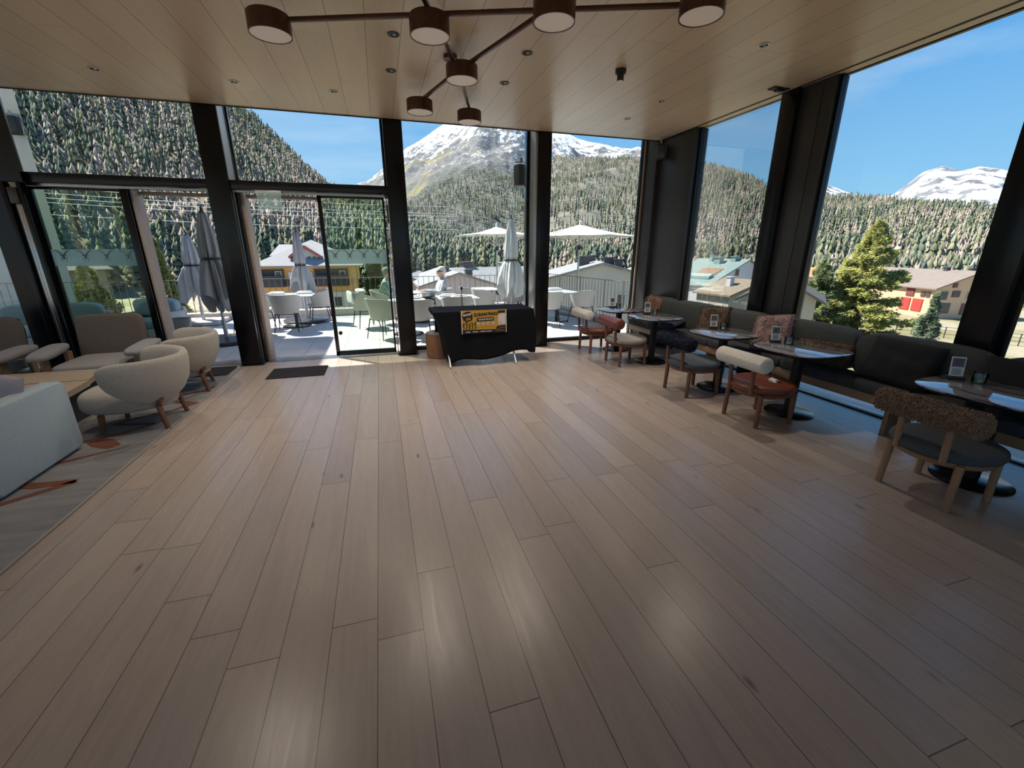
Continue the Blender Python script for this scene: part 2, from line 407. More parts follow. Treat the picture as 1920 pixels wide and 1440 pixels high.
def fur(bm, surf, n, length, width, seed=3, jit=0.6):
    """tufts: thin three-sided spikes on sample points (p, normal)"""
    r = random.Random(seed)
    for _ in range(n):
        p, nn = surf(r)
        d = (nn + Vector((r.uniform(-jit, jit), r.uniform(-jit, jit), r.uniform(-jit, jit)))).normalized()
        t = d.orthogonal().normalized(); s = d.cross(t)
        a = r.uniform(0, PI); t2 = t*math.cos(a) + s*math.sin(a); s2 = d.cross(t2)
        l = length*r.uniform(0.6, 1.25)
        b = [bm.verts.new(p + t2*width), bm.verts.new(p - t2*width*0.5 + s2*width*0.87), bm.verts.new(p - t2*width*0.5 - s2*width*0.87)]
        m = [bm.verts.new(p + d*l*0.6 + (v.co-p)*0.75 + Vector((r.uniform(-1, 1), r.uniform(-1, 1), r.uniform(-1, 1)))*length*0.12) for v in b]
        tip = bm.verts.new(p + d*l + Vector((0, 0, -length*0.25)))
        for i in range(3):
            j = (i+1) % 3
            bm.faces.new((b[i], b[j], m[j], m[i])); bm.faces.new((m[i], m[j], tip))

# ------------------------------------------------------------------ the room shell
YF, XR, ZC = 7.0, 4.72, 3.41      # face of the glazed back facade, right wall, ceiling
XL, YB = -9.0, -6.0
def structure(name, bm, m, smooth=None, parent=None):
    o = obj(name, bm, m, parent, smooth)
    if parent is None: o['kind'] = 'structure'
    return o

bm = NB(); b2(bm, XL, XR+0.12, YB, YF+0.45, -0.12, 0); structure('floor', bm, MT['floor'])
bm = NB(); b2(bm, XL, XR+0.12, YB, YF, ZC, ZC+0.12); structure('ceiling', bm, MT['ceil'])
bm = NB(); b2(bm, XL, XR+0.3, YF-0.02, YF+0.46, 3.64, 3.75); structure('trim_window_pocket', bm, MT['blackm'])
ZH = 3.64
bm = NB(); b2(bm, XL-0.2, 5.5, YB-0.2, 8.75, 3.96, 4.15); structure('trim_roof_overhang', bm, MT['white'])
bm = NB(); b2(bm, -16, -4.15, 7.6, 12.2, 5.5, 5.75); structure('trim_upper_canopy', bm, MT['white'])
bm = NB()
b2(bm, XL-0.15, XL, YB, YF+0.4, 0, 0.45)
for k in range(6): b2(bm, XL-0.15, XL, YB+2.6*k, YB+2.6*k+0.3, 0.45, ZC)
structure('wall_left', bm, MT['white'])
bm = NB()
b2(bm, XL-0.15, XR+0.3, YB-0.15, YB, 0, 0.45)
for k in range(6): b2(bm, XL+2.7*k, XL+2.7*k+0.3, YB-0.15, YB, 0.45, ZC)
structure('wall_front', bm, MT['white'])

# columns of the back facade
def column(x0, x1, y0=YF, y1=YF+0.42):
    bm = NB(); b2(bm, x0, x1, y0, y1, 0, ZH, bev=0.006)
    return structure('column', bm, MT['black'], smooth=30)
for x0, x1 in ((-7.0, -6.75), (-2.10, -1.83), (0.20, 0.46)):
    column(x0, x1)
bm = NB(); slab(bm, [(-4.42, YF, 0), (-3.98, YF, 0), (-4.22, YF+0.42, 0), (-4.42, YF+0.42, 0)], (0, 0, ZH)); structure('column', bm, MT['black'])
bm = NB(); b2(bm, -1.83, -1.822, YF+0.02, YF+0.42, 2.55, ZH); structure('column_side_panel', bm, MT['steel'])
bm = NB(); b2(bm, -1.822, -1.818, YF+0.30, YF+0.31, 2.55, ZH); structure('trim_panel_seam', bm, MT['black'])
# the column beside the third window shows a steel side
bm = NB(); b2(bm, 2.54, 2.76, YF, YF+0.42, 0, ZH, bev=0.006); structure('column', bm, MT['black'], smooth=30)
bm = NB(); b2(bm, 2.50, 2.54, YF+0.02, YF+0.60, 0, ZH, bev=0.003); structure('column_side_panel', bm, MT['alu'], smooth=30)
# base shoes
for x0, x1 in ((-2.12, -1.80), (0.18, 0.50), (2.5, 2.8)):
    bm = NB(); b2(bm, x0, x1, YF-0.03, YF+0.3, 0.0, 0.008); structure('trim_column_foot', bm, MT['greyp'])
# corner column
bm = NB(); b2(bm, 4.66, 4.95, YF-0.02, YF+0.42, 0, ZH, bev=0.006); b2(bm, XR, 4.95, 6.12, YF, 0, ZC, bev=0.006)
structure('column', bm, MT['greyp'], smooth=30)
# right wall columns
def rcol(ya, yb):
    bm = NB(); b2(bm, 4.70, 4.95, yb-0.22, yb, 0, ZC, bev=0.004); structure('column', bm, MT['black'], smooth=30)
    bm = NB(); b2(bm, 4.76, 4.93, ya, yb-0.2, 0, ZC, bev=0.004); b2(bm, 4.752, 4.77, ya+0.14, ya+0.15, 0, ZC)
    structure('column_infill_panel', bm, MT['greyp'], smooth=30)
rcol(4.0, 4.62)
bm = NB(); b2(bm, 4.70, 4.95, 2.12, 2.36, 0, ZC, bev=0.004); structure('column', bm, MT['black'], smooth=30)
for ya in (-0.3, -2.8, -5.3):
    bm = NB(); b2(bm, 4.70, 4.95, ya, ya+0.3, 0, ZC, bev=0.004); structure('column', bm, MT['black'], smooth=30)

wn = [0]
def window_back(x0, x1, z0=0.0, z1=ZH, y=7.36, sill=0.055):
    wn[0] += 1
    bm = NB(); f = 0.05
    b2(bm, x0, x1, y-0.03, y+0.09, z1-0.035, z1, bev=0.004)
    b2(bm, x0, x1, y-0.03, y+0.09, z0, z0+sill, bev=0.004)
    b2(bm, x0, x0+f*0.6, y, y+0.08, z0, z1, bev=0.003); b2(bm, x1-f*0.6, x1, y, y+0.08, z0, z1, bev=0.003)
    o = structure('window_%d' % wn[0], bm, MT['black'], smooth=30)
    bm = NB(); b2(bm, x0+0.02, x1-0.02, y+0.04, y+0.052, z0+sill-0.01, z1-0.02)
    obj('glass', bm, MT['glass'], o)
    return o
window_back(-9.0, -7.0); window_back(-6.75, -4.42)
window_back(0.46, 2.50); window_back(2.76, 4.66)
# upper lights above the doors
window_back(-4.24, -2.10, z0=2.53, sill=0.02); window_back(-1.83, 0.20, z0=2.53, sill=0.02)
# sunlit edge of the corner column, put in as a pale tan strip
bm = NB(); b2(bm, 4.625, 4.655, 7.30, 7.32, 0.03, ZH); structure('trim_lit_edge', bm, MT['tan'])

def window_right(y0, y1, x=4.80, z0=0.015):
    wn[0] += 1
    bm = NB()
    b2(bm, x-0.01, x+0.1, y0, y1, ZC+0.02, ZC+0.07, bev=0.003); b2(bm, x-0.01, x+0.1, y0, y1, 0.0, z0, bev=0.003)
    b2(bm, x, x+0.06, y0, y0+0.035, z0, ZC); b2(bm, x, x+0.06, y1-0.035, y1, z0, ZC)
    o = structure('window_%d' % wn[0], bm, MT['black'], smooth=30)
    bm = NB(); b2(bm, x+0.03, x+0.042, y0+0.02, y1-0.02, z0-0.01, ZC+0.03); obj('glass', bm, MT['glass'], o)
    return o
window_right(4.62, 6.12); window_right(2.36, 4.0)
for a, b in ((0.0, 2.12), (-2.5, -0.3), (-5.0, -2.8)): window_right(a, b)
# wall below the right windows, ceiling strip outside
bm = NB(); b2(bm, 4.86, 5.02, YB, 7.4, ZC+0.07, ZC+0.12); structure('trim_eave_strip', bm, MT['white'])
bm = NB(); b2(bm, 5.02, 5.06, YB, 7.5, ZC+0.05, ZC+0.16); structure('trim_eave_edge', bm, MT['black'])
bm = NB(); b2(bm, XL, XR, YF, YF+0.015, ZC-0.012, 3.64); structure('trim_ceiling_edge', bm, MT['blackm'])
bm = NB(); b2(bm, 4.70, 4.72, YB, YF, ZC-0.006, ZC-0.001); structure('trim_ceiling_shadow_gap', bm, MT['blackm'])
bm = NB(); b2(bm, 4.92, 6.0, YB, 7.4, -0.35, -0.01); structure('floor_outside_ledge', bm, mat('ledge_stone', (0.55, 0.54, 0.52), rough=0.5, var=0.06))
# beige outside wall fin beyond the right wall
bm = NB()
for i in range(4): b2(bm, 5.9, 6.1, 1.95-0.9*(i+1), 1.95-0.9*i-0.02, -6.3, 5.0)
structure('wall_outside_fin', bm, mat('beige_cladding', (0.55, 0.50, 0.33), rough=0.6, var=0.1))

# ---- doors
def motif_set(parent, x0, n, step, y, zc, s=1.0):
    for k in range(n):
        cx = x0 + step*k
        bm = NB()
        for sgn in (-1, 1):
            pts = []
            for i in range(9):
                t = i/8; pts.append((cx + sgn*(0.012 + 0.075*t)*s, y, zc + (0.018 + 0.055*math.sin(t*PI*0.62))*s))
            tube(bm, pts, [0.007*s*(1-0.5*i/8)+0.001 for i in range(9)], seg=5)
            tube(bm, [(cx + sgn*0.004*s, y, zc-0.01*s), (cx+sgn*0.03*s, y, zc-0.03*s), (cx+sgn*0.022*s, y, zc-0.07*s)], 0.0045*s, seg=5)
            tube(bm, [(cx + sgn*0.006*s, y, zc+0.012*s), (cx+sgn*0.034*s, y, zc+0.006*s)], 0.005*s, seg=5)
        tube(bm, [(cx, y, zc+0.022*s), (cx, y, zc-0.005*s), (cx, y, zc-0.045*s)], [0.010*s, 0.014*s, 0.004*s], seg=6)
        o = obj('horned_head_motif', bm, MT['motif'], parent)

def door(n, xl, xm, xr, leaf_left):
    """xl..xm and xm..xr: two halves; one holds the glazed leaf, the other stands open"""
    y = 7.15
    d = empty('door_%d' % n, ((xl+xr)/2, y, 0), kind='structure')
    ox = (xl+xr)/2
    def part(name, bm, m, smooth=30, par=None):
        o = obj(name, bm, m, par or d, smooth)
        if par is None: o.location = (-ox, -y, 0)
        return o
    bm = NB(); b2(bm, xl, xr, y-0.13, y+0.15, 2.43, 2.545, bev=0.005); part('door_header', bm, MT['black'])
    bm = NB(); b2(bm, xl, xr, y-0.02, y+0.08, 2.405, 2.43); part('header_gasket', bm, MT['alu'])
    bm = NB(); b2(bm, xl, xr, y-0.02, y+0.16, 0.0, 0.012); part('threshold', bm, MT['alu'])
    if leaf_left:
        a, b = xl+0.01, xm-0.02; oa, ob = xm+0.03, xr
    else:
        a, b = xm+0.02, xr-0.06; oa, ob = xl+0.0, xm
    # glazed leaf
    bm = NB(); st = 0.055
    zt = 2.40
    b2(bm, a, a+st, y, y+0.06, 0.03, zt, bev=0.004); b2(bm, b-st*0.5, b, y, y+0.06, 0.03, zt, bev=0.004)
    b2(bm, a, b, y, y+0.06, 0.03, 0.10, bev=0.004); b2(bm, a, b, y, y+0.06, zt-0.03, zt, bev=0.004)
    if leaf_left:
        b2(bm, b-0.085, b, y-0.01, y+0.07, 0.03, zt, bev=0.004)
    leaf = part('door_leaf', bm, MT['black'])
    bm = NB(); b2(bm, a+0.03, b-0.02, y+0.025, y+0.037, 0.08, zt-0.02); obj('glass', bm, MT['glassg'], leaf)
    bm = NB(); b2(bm, a+st, b-0.02 if not leaf_left else b-0.08, y+0.018, y+0.021, 1.45, 1.66)
    bd = obj('frosted_band', bm, MT['band'], leaf); bd['label'] = 'pale blue frosted band with horned head motifs'
    w = (b - a - st - 0.06)/4
    motif_set(leaf, a+st+w*0.5, 4, w, y+0.014, 1.575, s=0.95)
    # tan reveal of the open half
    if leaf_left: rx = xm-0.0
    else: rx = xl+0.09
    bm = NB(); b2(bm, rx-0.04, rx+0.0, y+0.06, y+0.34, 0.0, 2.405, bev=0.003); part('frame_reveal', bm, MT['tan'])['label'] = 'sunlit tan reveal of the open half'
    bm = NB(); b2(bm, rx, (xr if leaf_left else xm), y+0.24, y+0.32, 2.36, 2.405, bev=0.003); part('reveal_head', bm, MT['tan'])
    if not leaf_left:
        bm = NB(); b2(bm, xl, xl+0.05, y-0.02, y+0.1, 0, 2.43, bev=0.003); part('door_jamb', bm, MT['black'])
        bm = NB(); b2(bm, xl+0.0, xl+0.012, y-0.04, y-0.02, 0, 2.43); part('jamb_gasket', bm, MT['alu'])
        # pivot fittings beside the right column
        bm = NB(); b2(bm, xr-0.05, xr, y-0.10, y-0.02, 2.38, 2.44, bev=0.004); b2(bm, xr-0.035, xr-0.01, y-0.06, y-0.03, 2.05, 2.3, bev=0.003)
        b2(bm, xr-0.04, xr, y-0.12, y-0.05, 0.0, 0.05, bev=0.004); part('pivot_fitting', bm, MT['greyp'])
        bm = NB(); cyl(bm, (xr-0.03, y+0.02, 0.02), (xr-0.03, y+0.02, 2.4), 0.008, seg=8); part('pivot_rod', bm, MT['steel'])
        bm = NB(); cyl(bm, (xm+0.12, y-0.03, 0.40), (xm+0.12, y-0.0, 0.40), 0.03, seg=12); part('door_stop', bm, MT['blackm'])
    else:
        bm = NB(); b2(bm, xl-0.0, xl+0.012, y-0.04, y-0.02, 0, 2.43); part('jamb_gasket', bm, MT['steel'])
    return d
door(1, -4.10, -3.03, -2.10, True)
door(2, -1.83, -0.81, 0.20, False)
# side frame by the left column with a bright seam and a closer
bm = NB(); b2(bm, -4.40, -3.98, 6.96, 6.998, 2.43, 2.545); structure('trim_header_cover', bm, MT['black'])
bm = NB(); b2(bm, -4.20, -4.15, 6.93, 6.998, 0.0, 2.42, bev=0.004); b2(bm, -4.04, -4.0, 6.94, 6.998, 0, 2.42, bev=0.004); structure('trim_side_post', bm, MT['black'], smooth=30)
bm = NB(); b2(bm, -4.13, -4.06, 6.97, 6.998, 0.0, 2.42, bev=0.004); structure('trim_brushed_strip', bm, MT['alu'], smooth=30)
bm = NB(); b2(bm, -4.098, -4.094, 6.965, 6.97, 0.0, 2.1); structure('trim_seam', bm, MT['steel'])
bm = NB(); b2(bm, -4.14, -4.05, 6.93, 6.97, 2.18, 2.36, bev=0.006); structure('trim_door_closer', bm, MT['greyp'], smooth=30)

# exit sign: clear green-tinted acrylic plate under the header of door 2
sg = empty('exit_sign', (-1.375, 7.0, 2.19), label='translucent green tinted exit sign plate hanging under the door header', cat='sign')
bm = NB(); b2(bm, -0.15, 0.15, -0.004, 0.004, 0.0, 0.20, bev=0.001)
gm = bpy.data.materials.new('acrylic_plate'); gm.use_nodes = True
_nt = gm.node_tree; _nt.nodes.clear(); _o = _nt.nodes.new('ShaderNodeOutputMaterial'); _m = _nt.nodes.new('ShaderNodeMixShader'); _m.inputs[0].default_value = 0.42
_t = _nt.nodes.new('ShaderNodeBsdfTransparent'); _t.inputs[0].default_value = (0.86, 0.95, 0.9, 1); _d = _nt.nodes.new('ShaderNodeBsdfTranslucent'); _d.inputs[0].default_value = (0.80, 0.95, 0.90, 1)
_nt.links.new(_t.outputs[0], _m.inputs[1]); _nt.links.new(_d.outputs[0], _m.inputs[2]); _nt.links.new(_m.outputs[0], _o.inputs[0])
obj('sign_plate', bm, gm, sg)
bm = NB(); b2(bm, -0.16, 0.16, -0.02, 0.02, 0.195, 0.235, bev=0.003); obj('sign_mount', bm, MT['steel'], sg, 30)
bm = NB()
slab(bm, [(0.07, -0.006, 0.14), (0.115, -0.006, 0.095), (0.088, -0.006, 0.095), (0.088, -0.006, 0.045), (0.052, -0.006, 0.045), (0.052, -0.006, 0.095), (0.025, -0.006, 0.095)], (0, 0.001, 0))
obj('arrow_symbol', bm, MT['napkin'], sg)
bm = NB()
cyl(bm, (-0.045, -0.006, 0.135), (-0.045, -0.005, 0.135), 0.011, seg=14)
tube(bm, [(-0.05, -0.006, 0.118), (-0.065, -0.006, 0.085)], 0.009, 6); tube(bm, [(-0.065, -0.006, 0.085), (-0.045, -0.006, 0.068), (-0.052, -0.006, 0.042)], 0.006, 6)
tube(bm, [(-0.065, -0.006, 0.085), (-0.085, -0.006, 0.062), (-0.105, -0.006, 0.06)], 0.006, 6); tube(bm, [(-0.052, -0.006, 0.113), (-0.03, -0.006, 0.095), (-0.015, -0.006, 0.103)], 0.004, 6); tube(bm, [(-0.052, -0.006, 0.113), (-0.08, -0.006, 0.108), (-0.088, -0.006, 0.092)], 0.004, 6)
obj('running_figure_symbol', bm, MT['napkin'], sg)

# door mats and rug
for i, (x0, x1, y0, y1) in enumerate(((-1.60, -0.87, 6.13, 6.66), (-2.95, -2.14, 6.47, 6.95))):
    bm = NB(); b2(bm, x0-(x0+x1)/2, (x1-x0)/2, -(y1-y0)/2, (y1-y0)/2, 0, 0.012, bev=0.004)
    o = obj('door_mat', bm, MT['mat'], loc=((x0+x1)/2, (y0+y1)/2, 0.0 if i == 0 else 0.014))
    tag(o, ['black door mat lying on the bare oak boards before the right door', 'black door mat lying at the left door beside the rug edge'][i], 'door mat', 'door mats')

def rug():
    m = mat('rug_wool', (0.30, 0.295, 0.295), rough=1.0, col2=(0.21, 0.21, 0.22), vscale=2.2, bump=0.6, bscale=180, stretch=(1, 6, 1))
    bm = NB(); b2(bm, -6.8, -2.08, 0.6, 6.6, 0.0, 0.012, bev=0.004); b2(bm, -3.2, -2.08, 6.6, 6.9, 0.0, 0.012)
    r = obj('rug', bm, m); tag(r, 'large grey rug with rust zigzag lines under the lounge seats', 'rug')
    bm = NB(); b2(bm, -2.085, -2.072, 0.6, 6.9, 0.0, 0.016, bev=0.004); obj('bound_edge', bm, mat('rug_edge', (0.30, 0.28, 0.25), rough=0.9), r)
    zz = mat('rug_rust', (0.17, 0.06, 0.035), rough=1.0, var=0.3, vscale=20)
    def strip(pts, w, name='rust_line'):
        bm = NB()
        P = [Vector((x, y, 0.0125)) for x, y in pts]; L_, R_ = [], []
        for i, p in enumerate(P):
            d0 = (P[i]-P[i-1]).normalized() if i > 0 else (P[1]-P[0]).normalized()
            d1 = (P[i+1]-P[i]).normalized() if i < len(P)-1 else d0
            nrm = Vector((-(d0+d1).y, (d0+d1).x, 0))
            if nrm.length < 1e-4: nrm = Vector((-d0.y, d0.x, 0))
            nrm.normalize(); k = 1/max(0.45, abs(nrm.dot(Vector((-d0.y, d0.x, 0)))))
            L_.append(P[i] + nrm*w[i]*k); R_.append(P[i] - nrm*w[i]*k)
        for i in range(len(P)-1):
            slab(bm, [L_[i], L_[i+1], R_[i+1], R_[i]], (0, 0, 0.002))
        obj(name, bm, zz, r)
    strip([(-3.6, 2.75), (-2.9, 3.12), (-2.30, 3.60)], [0.03, 0.026, 0.03])
    strip([(-2.30, 3.60), (-2.52, 3.60), (-2.85, 3.68)], [0.03, 0.045, 0.03])
    strip([(-2.95, 3.85), (-2.55, 4.02), (-2.24, 4.2)], [0.03, 0.022, 0.004])
    strip([(-2.60, 4.42), (-2.50, 4.34), (-2.36, 4.22)], [0.06, 0.085, 0.05])
    strip([(-2.68, 4.42), (-2.45, 4.55), (-2.27, 4.74)], [0.02, 0.018, 0.02])
    strip([(-2.27, 4.74), (-2.45, 4.77), (-2.64, 4.82), (-2.5, 4.97)], [0.02, 0.03, 0.02, 0.02])
    strip([(-2.5, 4.97), (-2.25, 5.12), (-2.14, 5.3), (-2.35, 5.42)], [0.015, 0.02, 0.05, 0.02])
    strip([(-2.5, 5.6), (-2.2, 5.78), (-2.13, 5.95)], [0.02, 0.03, 0.02])
rug()

# ------------------------------------------------------------------ ceiling fittings
DL = [(0.28, 4.46, 'dark recessed ceiling spot behind the pendant, nearer of the middle-left pair'), (0.28, 5.26, 'dark recessed ceiling spot, farther of the middle-left pair'),
      (1.49, 4.47, 'dark recessed ceiling spot right of the pendant centre, nearer of that pair'), (1.49, 5.25, 'dark recessed ceiling spot right of the pendant centre, farther of that pair'),
      (-2.61, 6.08, 'recessed ceiling spot above the left door'), (-1.36, 6.07, 'recessed ceiling spot between the two doors near the facade'), (-0.34, 6.07, 'recessed ceiling spot above the right door'),
      (3.51, 5.26, 'recessed ceiling spot above the second window table'), (3.51, 6.05, 'small recessed ceiling spot above the farthest window table'), (3.48, 3.71, 'recessed ceiling spot above the white-roll chair, nearest on the right'),
      (-1.36, 3.6, 'recessed ceiling spot above the open floor at the left')]
bm = NB(); lathe(bm, [(0.033, 0.0), (0.05, -0.001), (0.052, -0.004), (0.05, -0.006), (0.035, -0.006), (0.033, 0.0)], seg=28)
me_ring = bm
def downlight(x, y, label, warm=True):
    t = empty('ceiling_spot', (x, y, ZC), label=label, cat='ceiling spot', group='recessed ceiling spots')
    bm = NB(); lathe(bm, [(0.036, -0.001), (0.052, -0.001), (0.053, -0.004), (0.050, -0.007), (0.036, -0.006)], seg=28); obj('trim_ring', bm, MT['steel' if warm else 'greyp'], t, 40)
    bm = NB(); lathe(bm, [(0.037, -0.004), (0.030, -0.002), (0.0, -0.0015)], seg=24); obj('recess', bm, MT['blackm'], t, 40)
    bm = NB(); lathe(bm, [(0.0, -0.008), (0.010, -0.008), (0.013, -0.004), (0.013, -0.002)], c=(0.006, 0, 0), seg=16); obj('spot_lens', bm, MT['paper'], t, 40)
    ld = bpy.data.lights.new('ceiling_spot_light', 'SPOT'); ld.energy = LAMP_W; ld.spot_size = math.radians(115); ld.spot_blend = 0.9; ld.color = (1.0, 0.86, 0.70); ld.shadow_soft_size = 0.03
    lo = bpy.data.objects.new('ceiling_spot_light', ld); link(lo, t); lo.location = (0, 0, -0.03)
for i, (x, y, l) in enumerate(DL): downlight(x, y, l, i not in (0, 1, 2, 3))
# motion sensor
t = empty('ceiling_sensor', (2.53, 4.56, ZC), label='black cylindrical sensor on the ceiling right of the pendant', cat='ceiling sensor')
bm = NB(); cyl(bm, (0, 0, -0.035), (0, 0, 0), 0.055, seg=28); obj('mount', bm, MT['blackm'], t, 40)
bm = NB(); cyl(bm, (0, 0, -0.10), (0, 0, -0.035), 0.034, seg=24); obj('sensor_body', bm, MT['blackm'], t, 40)
bm = NB(); cyl(bm, (0, 0, -0.104), (0, 0, -0.10), 0.028, seg=24); obj('lens', bm, MT['steel'], t, 40)
t = empty('ceiling_bracket', (4.54, 4.52, ZC), label='small flat black bracket on the ceiling by the right wall column', cat='bracket')
bm = NB(); b2(bm, -0.11, 0.11, -0.05, 0.05, -0.012, 0, bev=0.003); b2(bm, -0.04, 0.06, -0.03, 0.03, -0.03, -0.012, bev=0.004); obj('plate', bm, MT['blackm'], t)
t = empty('smoke_detector', (-0.95, 3.15, ZC), label='round detector on the ceiling at the upper left edge of the view', cat='smoke detector')
bm = NB(); lathe(bm, [(0, -0.035), (0.03, -0.035), (0.05, -0.02), (0.055, 0)], seg=24); obj('detector_body', bm, MT['greyp'], t, 40)
# loudspeakers
def speaker(loc, rz, label, s=1.0, m='blackm'):
    t = empty('wall_speaker', loc, rz, label=label, cat='speaker', group='wall loudspeakers')
    bm = NB()
    box(bm, (0, 0, 0), (0.17*s, 0.14*s, 0.26*s), bev=0.02*s); obj('cabinet', bm, MT[m], t, 40)
    bm = NB(); box(bm, (0, -0.075*s, 0), (0.15*s, 0.012*s, 0.235*s), bev=0.005*s); obj('grille', bm, MT['greyp'], t, 40)
    bm = NB(); tube(bm, [(0.095*s, 0, -0.13*s), (0.105*s, 0, 0), (0.10*s, 0, 0.15*s), (0.0, 0.0, 0.165*s), (-0.10*s, 0, 0.15*s)], 0.008*s, 8); cyl(bm, (0, 0, 0.15*s), (0, 0, 0.21*s), 0.02*s); obj('bracket', bm, MT['alu'], t, 40)
    return t
speaker((4.62, 6.82, 3.20), math.radians(-30), 'small black loudspeaker under the ceiling in the right corner', 0.85)
sp_o = speaker((2.56, 7.95, 2.92), math.radians(20), 'grey-green outdoor loudspeaker seen through the window left of the steel-sided column', 1.35, 'greyp')
sp_l = speaker((-7.17, 12.80, 4.17), 0, 'black outdoor loudspeaker high on the white outside wall', 1.35)

# ------------------------------------------------------------------ pendant: seven drums on a bronze lattice
def pendant():
    t = empty('pendant_lamp', (0.81, 4.74, ZC), label='bronze lattice pendant with seven drum shades below the ceiling', cat='pendant lamp')
    ox = Vector((0.81, 4.74, ZC))
    def P(x, y, z): return Vector((x, y, z)) - ox
    bm = NB(); cyl(bm, P(0.81, 4.74, ZC-0.035), P(0.81, 4.74, ZC), 0.065, seg=28); obj('canopy', bm, MT['bronze'], t, 40)
    bm = NB(); cyl(bm, P(0.81, 4.74, 3.30), P(0.81, 4.74, ZC-0.03), 0.007, seg=10); obj('rod', bm, MT['steel'], t, 40)
    drums = [(-0.62, 4.08), (0.50, 3.77), (1.30, 3.32), (2.22, 2.96), (0.88, 4.55), (0.59, 5.63), (1.21, 5.86)]
    zb, zt = 3.15, 3.275
    for x, y in drums:
        c = P(x, y, 0)
        bm = NB(); lathe(bm, [(0.0, P(0, 0, zt).z), (0.140, P(0, 0, zt).z), (0.146, P(0, 0, zt-0.006).z), (0.146, P(0, 0, zb).z), (0.138, P(0, 0, zb).z), (0.136, P(0, 0, zb+0.008).z)], c=(c.x, c.y, 0), seg=48)
        sh = obj('drum_shade', bm, MT['bronze'], t, 40)
        bm = NB(); lathe(bm, [(0.0, P(0, 0, zb+0.004).z), (0.137, P(0, 0, zb+0.004).z), (0.137, P(0, 0, zb+0.012).z)], c=(c.x, c.y, 0), seg=40); obj('diffuser', bm, MT['diffuser'], sh, 40)
    def bar(a, b, w=0.028, h=0.03):
        a, b = Vector(a), Vector(b); d = b-a
        bm = NB(); m = (a+b)/2
        box(bm, P(m.x, m.y, 3.29), (d.length, w, h), rz=math.atan2(d.y, d.x), bev=0.003); obj('arm', bm, MT['bronze'], t, 30)
    bar((-0.62, 4.20, 0), (2.30, 3.10, 0)); bar((1.30, 3.48, 0), (0.88, 4.72, 0)); bar((0.88, 4.72, 0), (0.59, 5.76, 0))
    bar((0.30, 3.20, 0), (0.88, 4.72, 0)); bar((0.88, 4.72, 0), (1.26, 6.0, 0))
    return t
pendant()

# ------------------------------------------------------------------ right side: bench, tables, roll-back chairs, cushions
def bench():
    y0, y1 = -0.2, 6.75
    t = empty('banquette_bench', (4.45, 3.3, 0), label='long dark upholstered banquette bench on oak boards along the right windows', cat='bench')
    ox, oy = 4.45, 3.3
    bm = NB(); b2(bm, 4.25-ox, 4.695-ox, y0-oy, y1-oy, 0.29, 0.375, bev=0.006); obj('apron', bm, MT['benchw'], t, 30)
    ys = [y0, 1.1, 2.35, 3.6, 4.75, 5.8, y1]
    for a, b in zip(ys[:-1], ys[1:]):
        bm = NB(); cushion(bm, (4.40-ox, (a+b)/2-oy, 0.425), (0.33, b-a-0.008, 0.105), 0.22, 0.12, nu=40, nv=12); obj('seat_cushion', bm, MT['benchs'], t, 60)
    ys = [y0, 1.0, 2.0, 3.02, 4.1, 5.02, 5.95, y1]
    for a, b in zip(ys[:-1], ys[1:]):
        bm = NB(); cushion(bm, (4.60-ox, (a+b)/2-oy, 0.66), (0.19, b-a-0.006, 0.46), 0.45, 0.12, nu=40, nv=16); obj('back_cushion', bm, MT['bench'], t, 60)
    for y in (0.7, 2.5, 3.75, 4.85, 5.6, 6.6):
        bm = NB(); b2(bm, 4.36-ox, 4.70-ox, y-0.02-oy, y+0.02-oy, 0, 0.29, bev=0.003); obj('support_board', bm, MT['benchw'], t, 30)
    return t
bench()

def squircle(a, n=3.4, k=64):
    pts = []
    for i in range(k):
        u = 2*PI*i/k; pts.append((a*sq(math.cos(u), 2/n), a*sq(math.sin(u), 2/n)))
    return pts
def bistro_table(cx, cy, rz, label, a=0.36, bx=None, by=None):
    bx = 0 if bx is None else bx-cx; by = 0 if by is None else by-cy
    t = empty('bistro_table', (cx, cy, 0), rz, label=label, cat='table', group='marble bistro tables along the bench')
    P = squircle(a)
    def ring(bm, s, z): return [bm.verts.new((x*s, y*s, z)) for x, y in P]
    bm = NB(); rs = [ring(bm, s, z) for s, z in ((0.975, 0.685), (1.0, 0.689), (1.0, 0.697), (0.985, 0.70))]
    for A, B in zip(rs[:-1], rs[1:]):
        for i in range(64): bm.faces.new((A[i], A[(i+1) % 64], B[(i+1) % 64], B[i]))
    bm.faces.new(rs[0][::-1]); bm.faces.new(rs[-1]); obj('tabletop', bm, MT['marble'], t, 50)
    bm = NB(); rs = [ring(bm, s, z) for s, z in ((0.93, 0.668), (0.965, 0.685))]
    for i in range(64): bm.faces.new((rs[0][i], rs[0][(i+1) % 64], rs[1][(i+1) % 64], rs[1][i]))
    bm.faces.new(rs[0][::-1]); bm.faces.new(rs[1]); obj('underframe', bm, MT['blackm'], t, 50)
    bm = NB(); box(bm, (bx, by, 0.345), (0.075, 0.075, 0.65), bev=0.006); b2(bm, bx-0.12, bx+0.12, by-0.12, by+0.12, 0.655, 0.668); obj('column', bm, MT['blackm'], t, 40)
    bm = NB(); lathe(bm, [(0, 0.018), (0.03, 0.018), (0.225, 0.013), (0.232, 0.008), (0.232, 0.0), (0, 0)], c=(bx, by, 0), seg=48); obj('base', bm, MT['black'], t, 40)
    return t
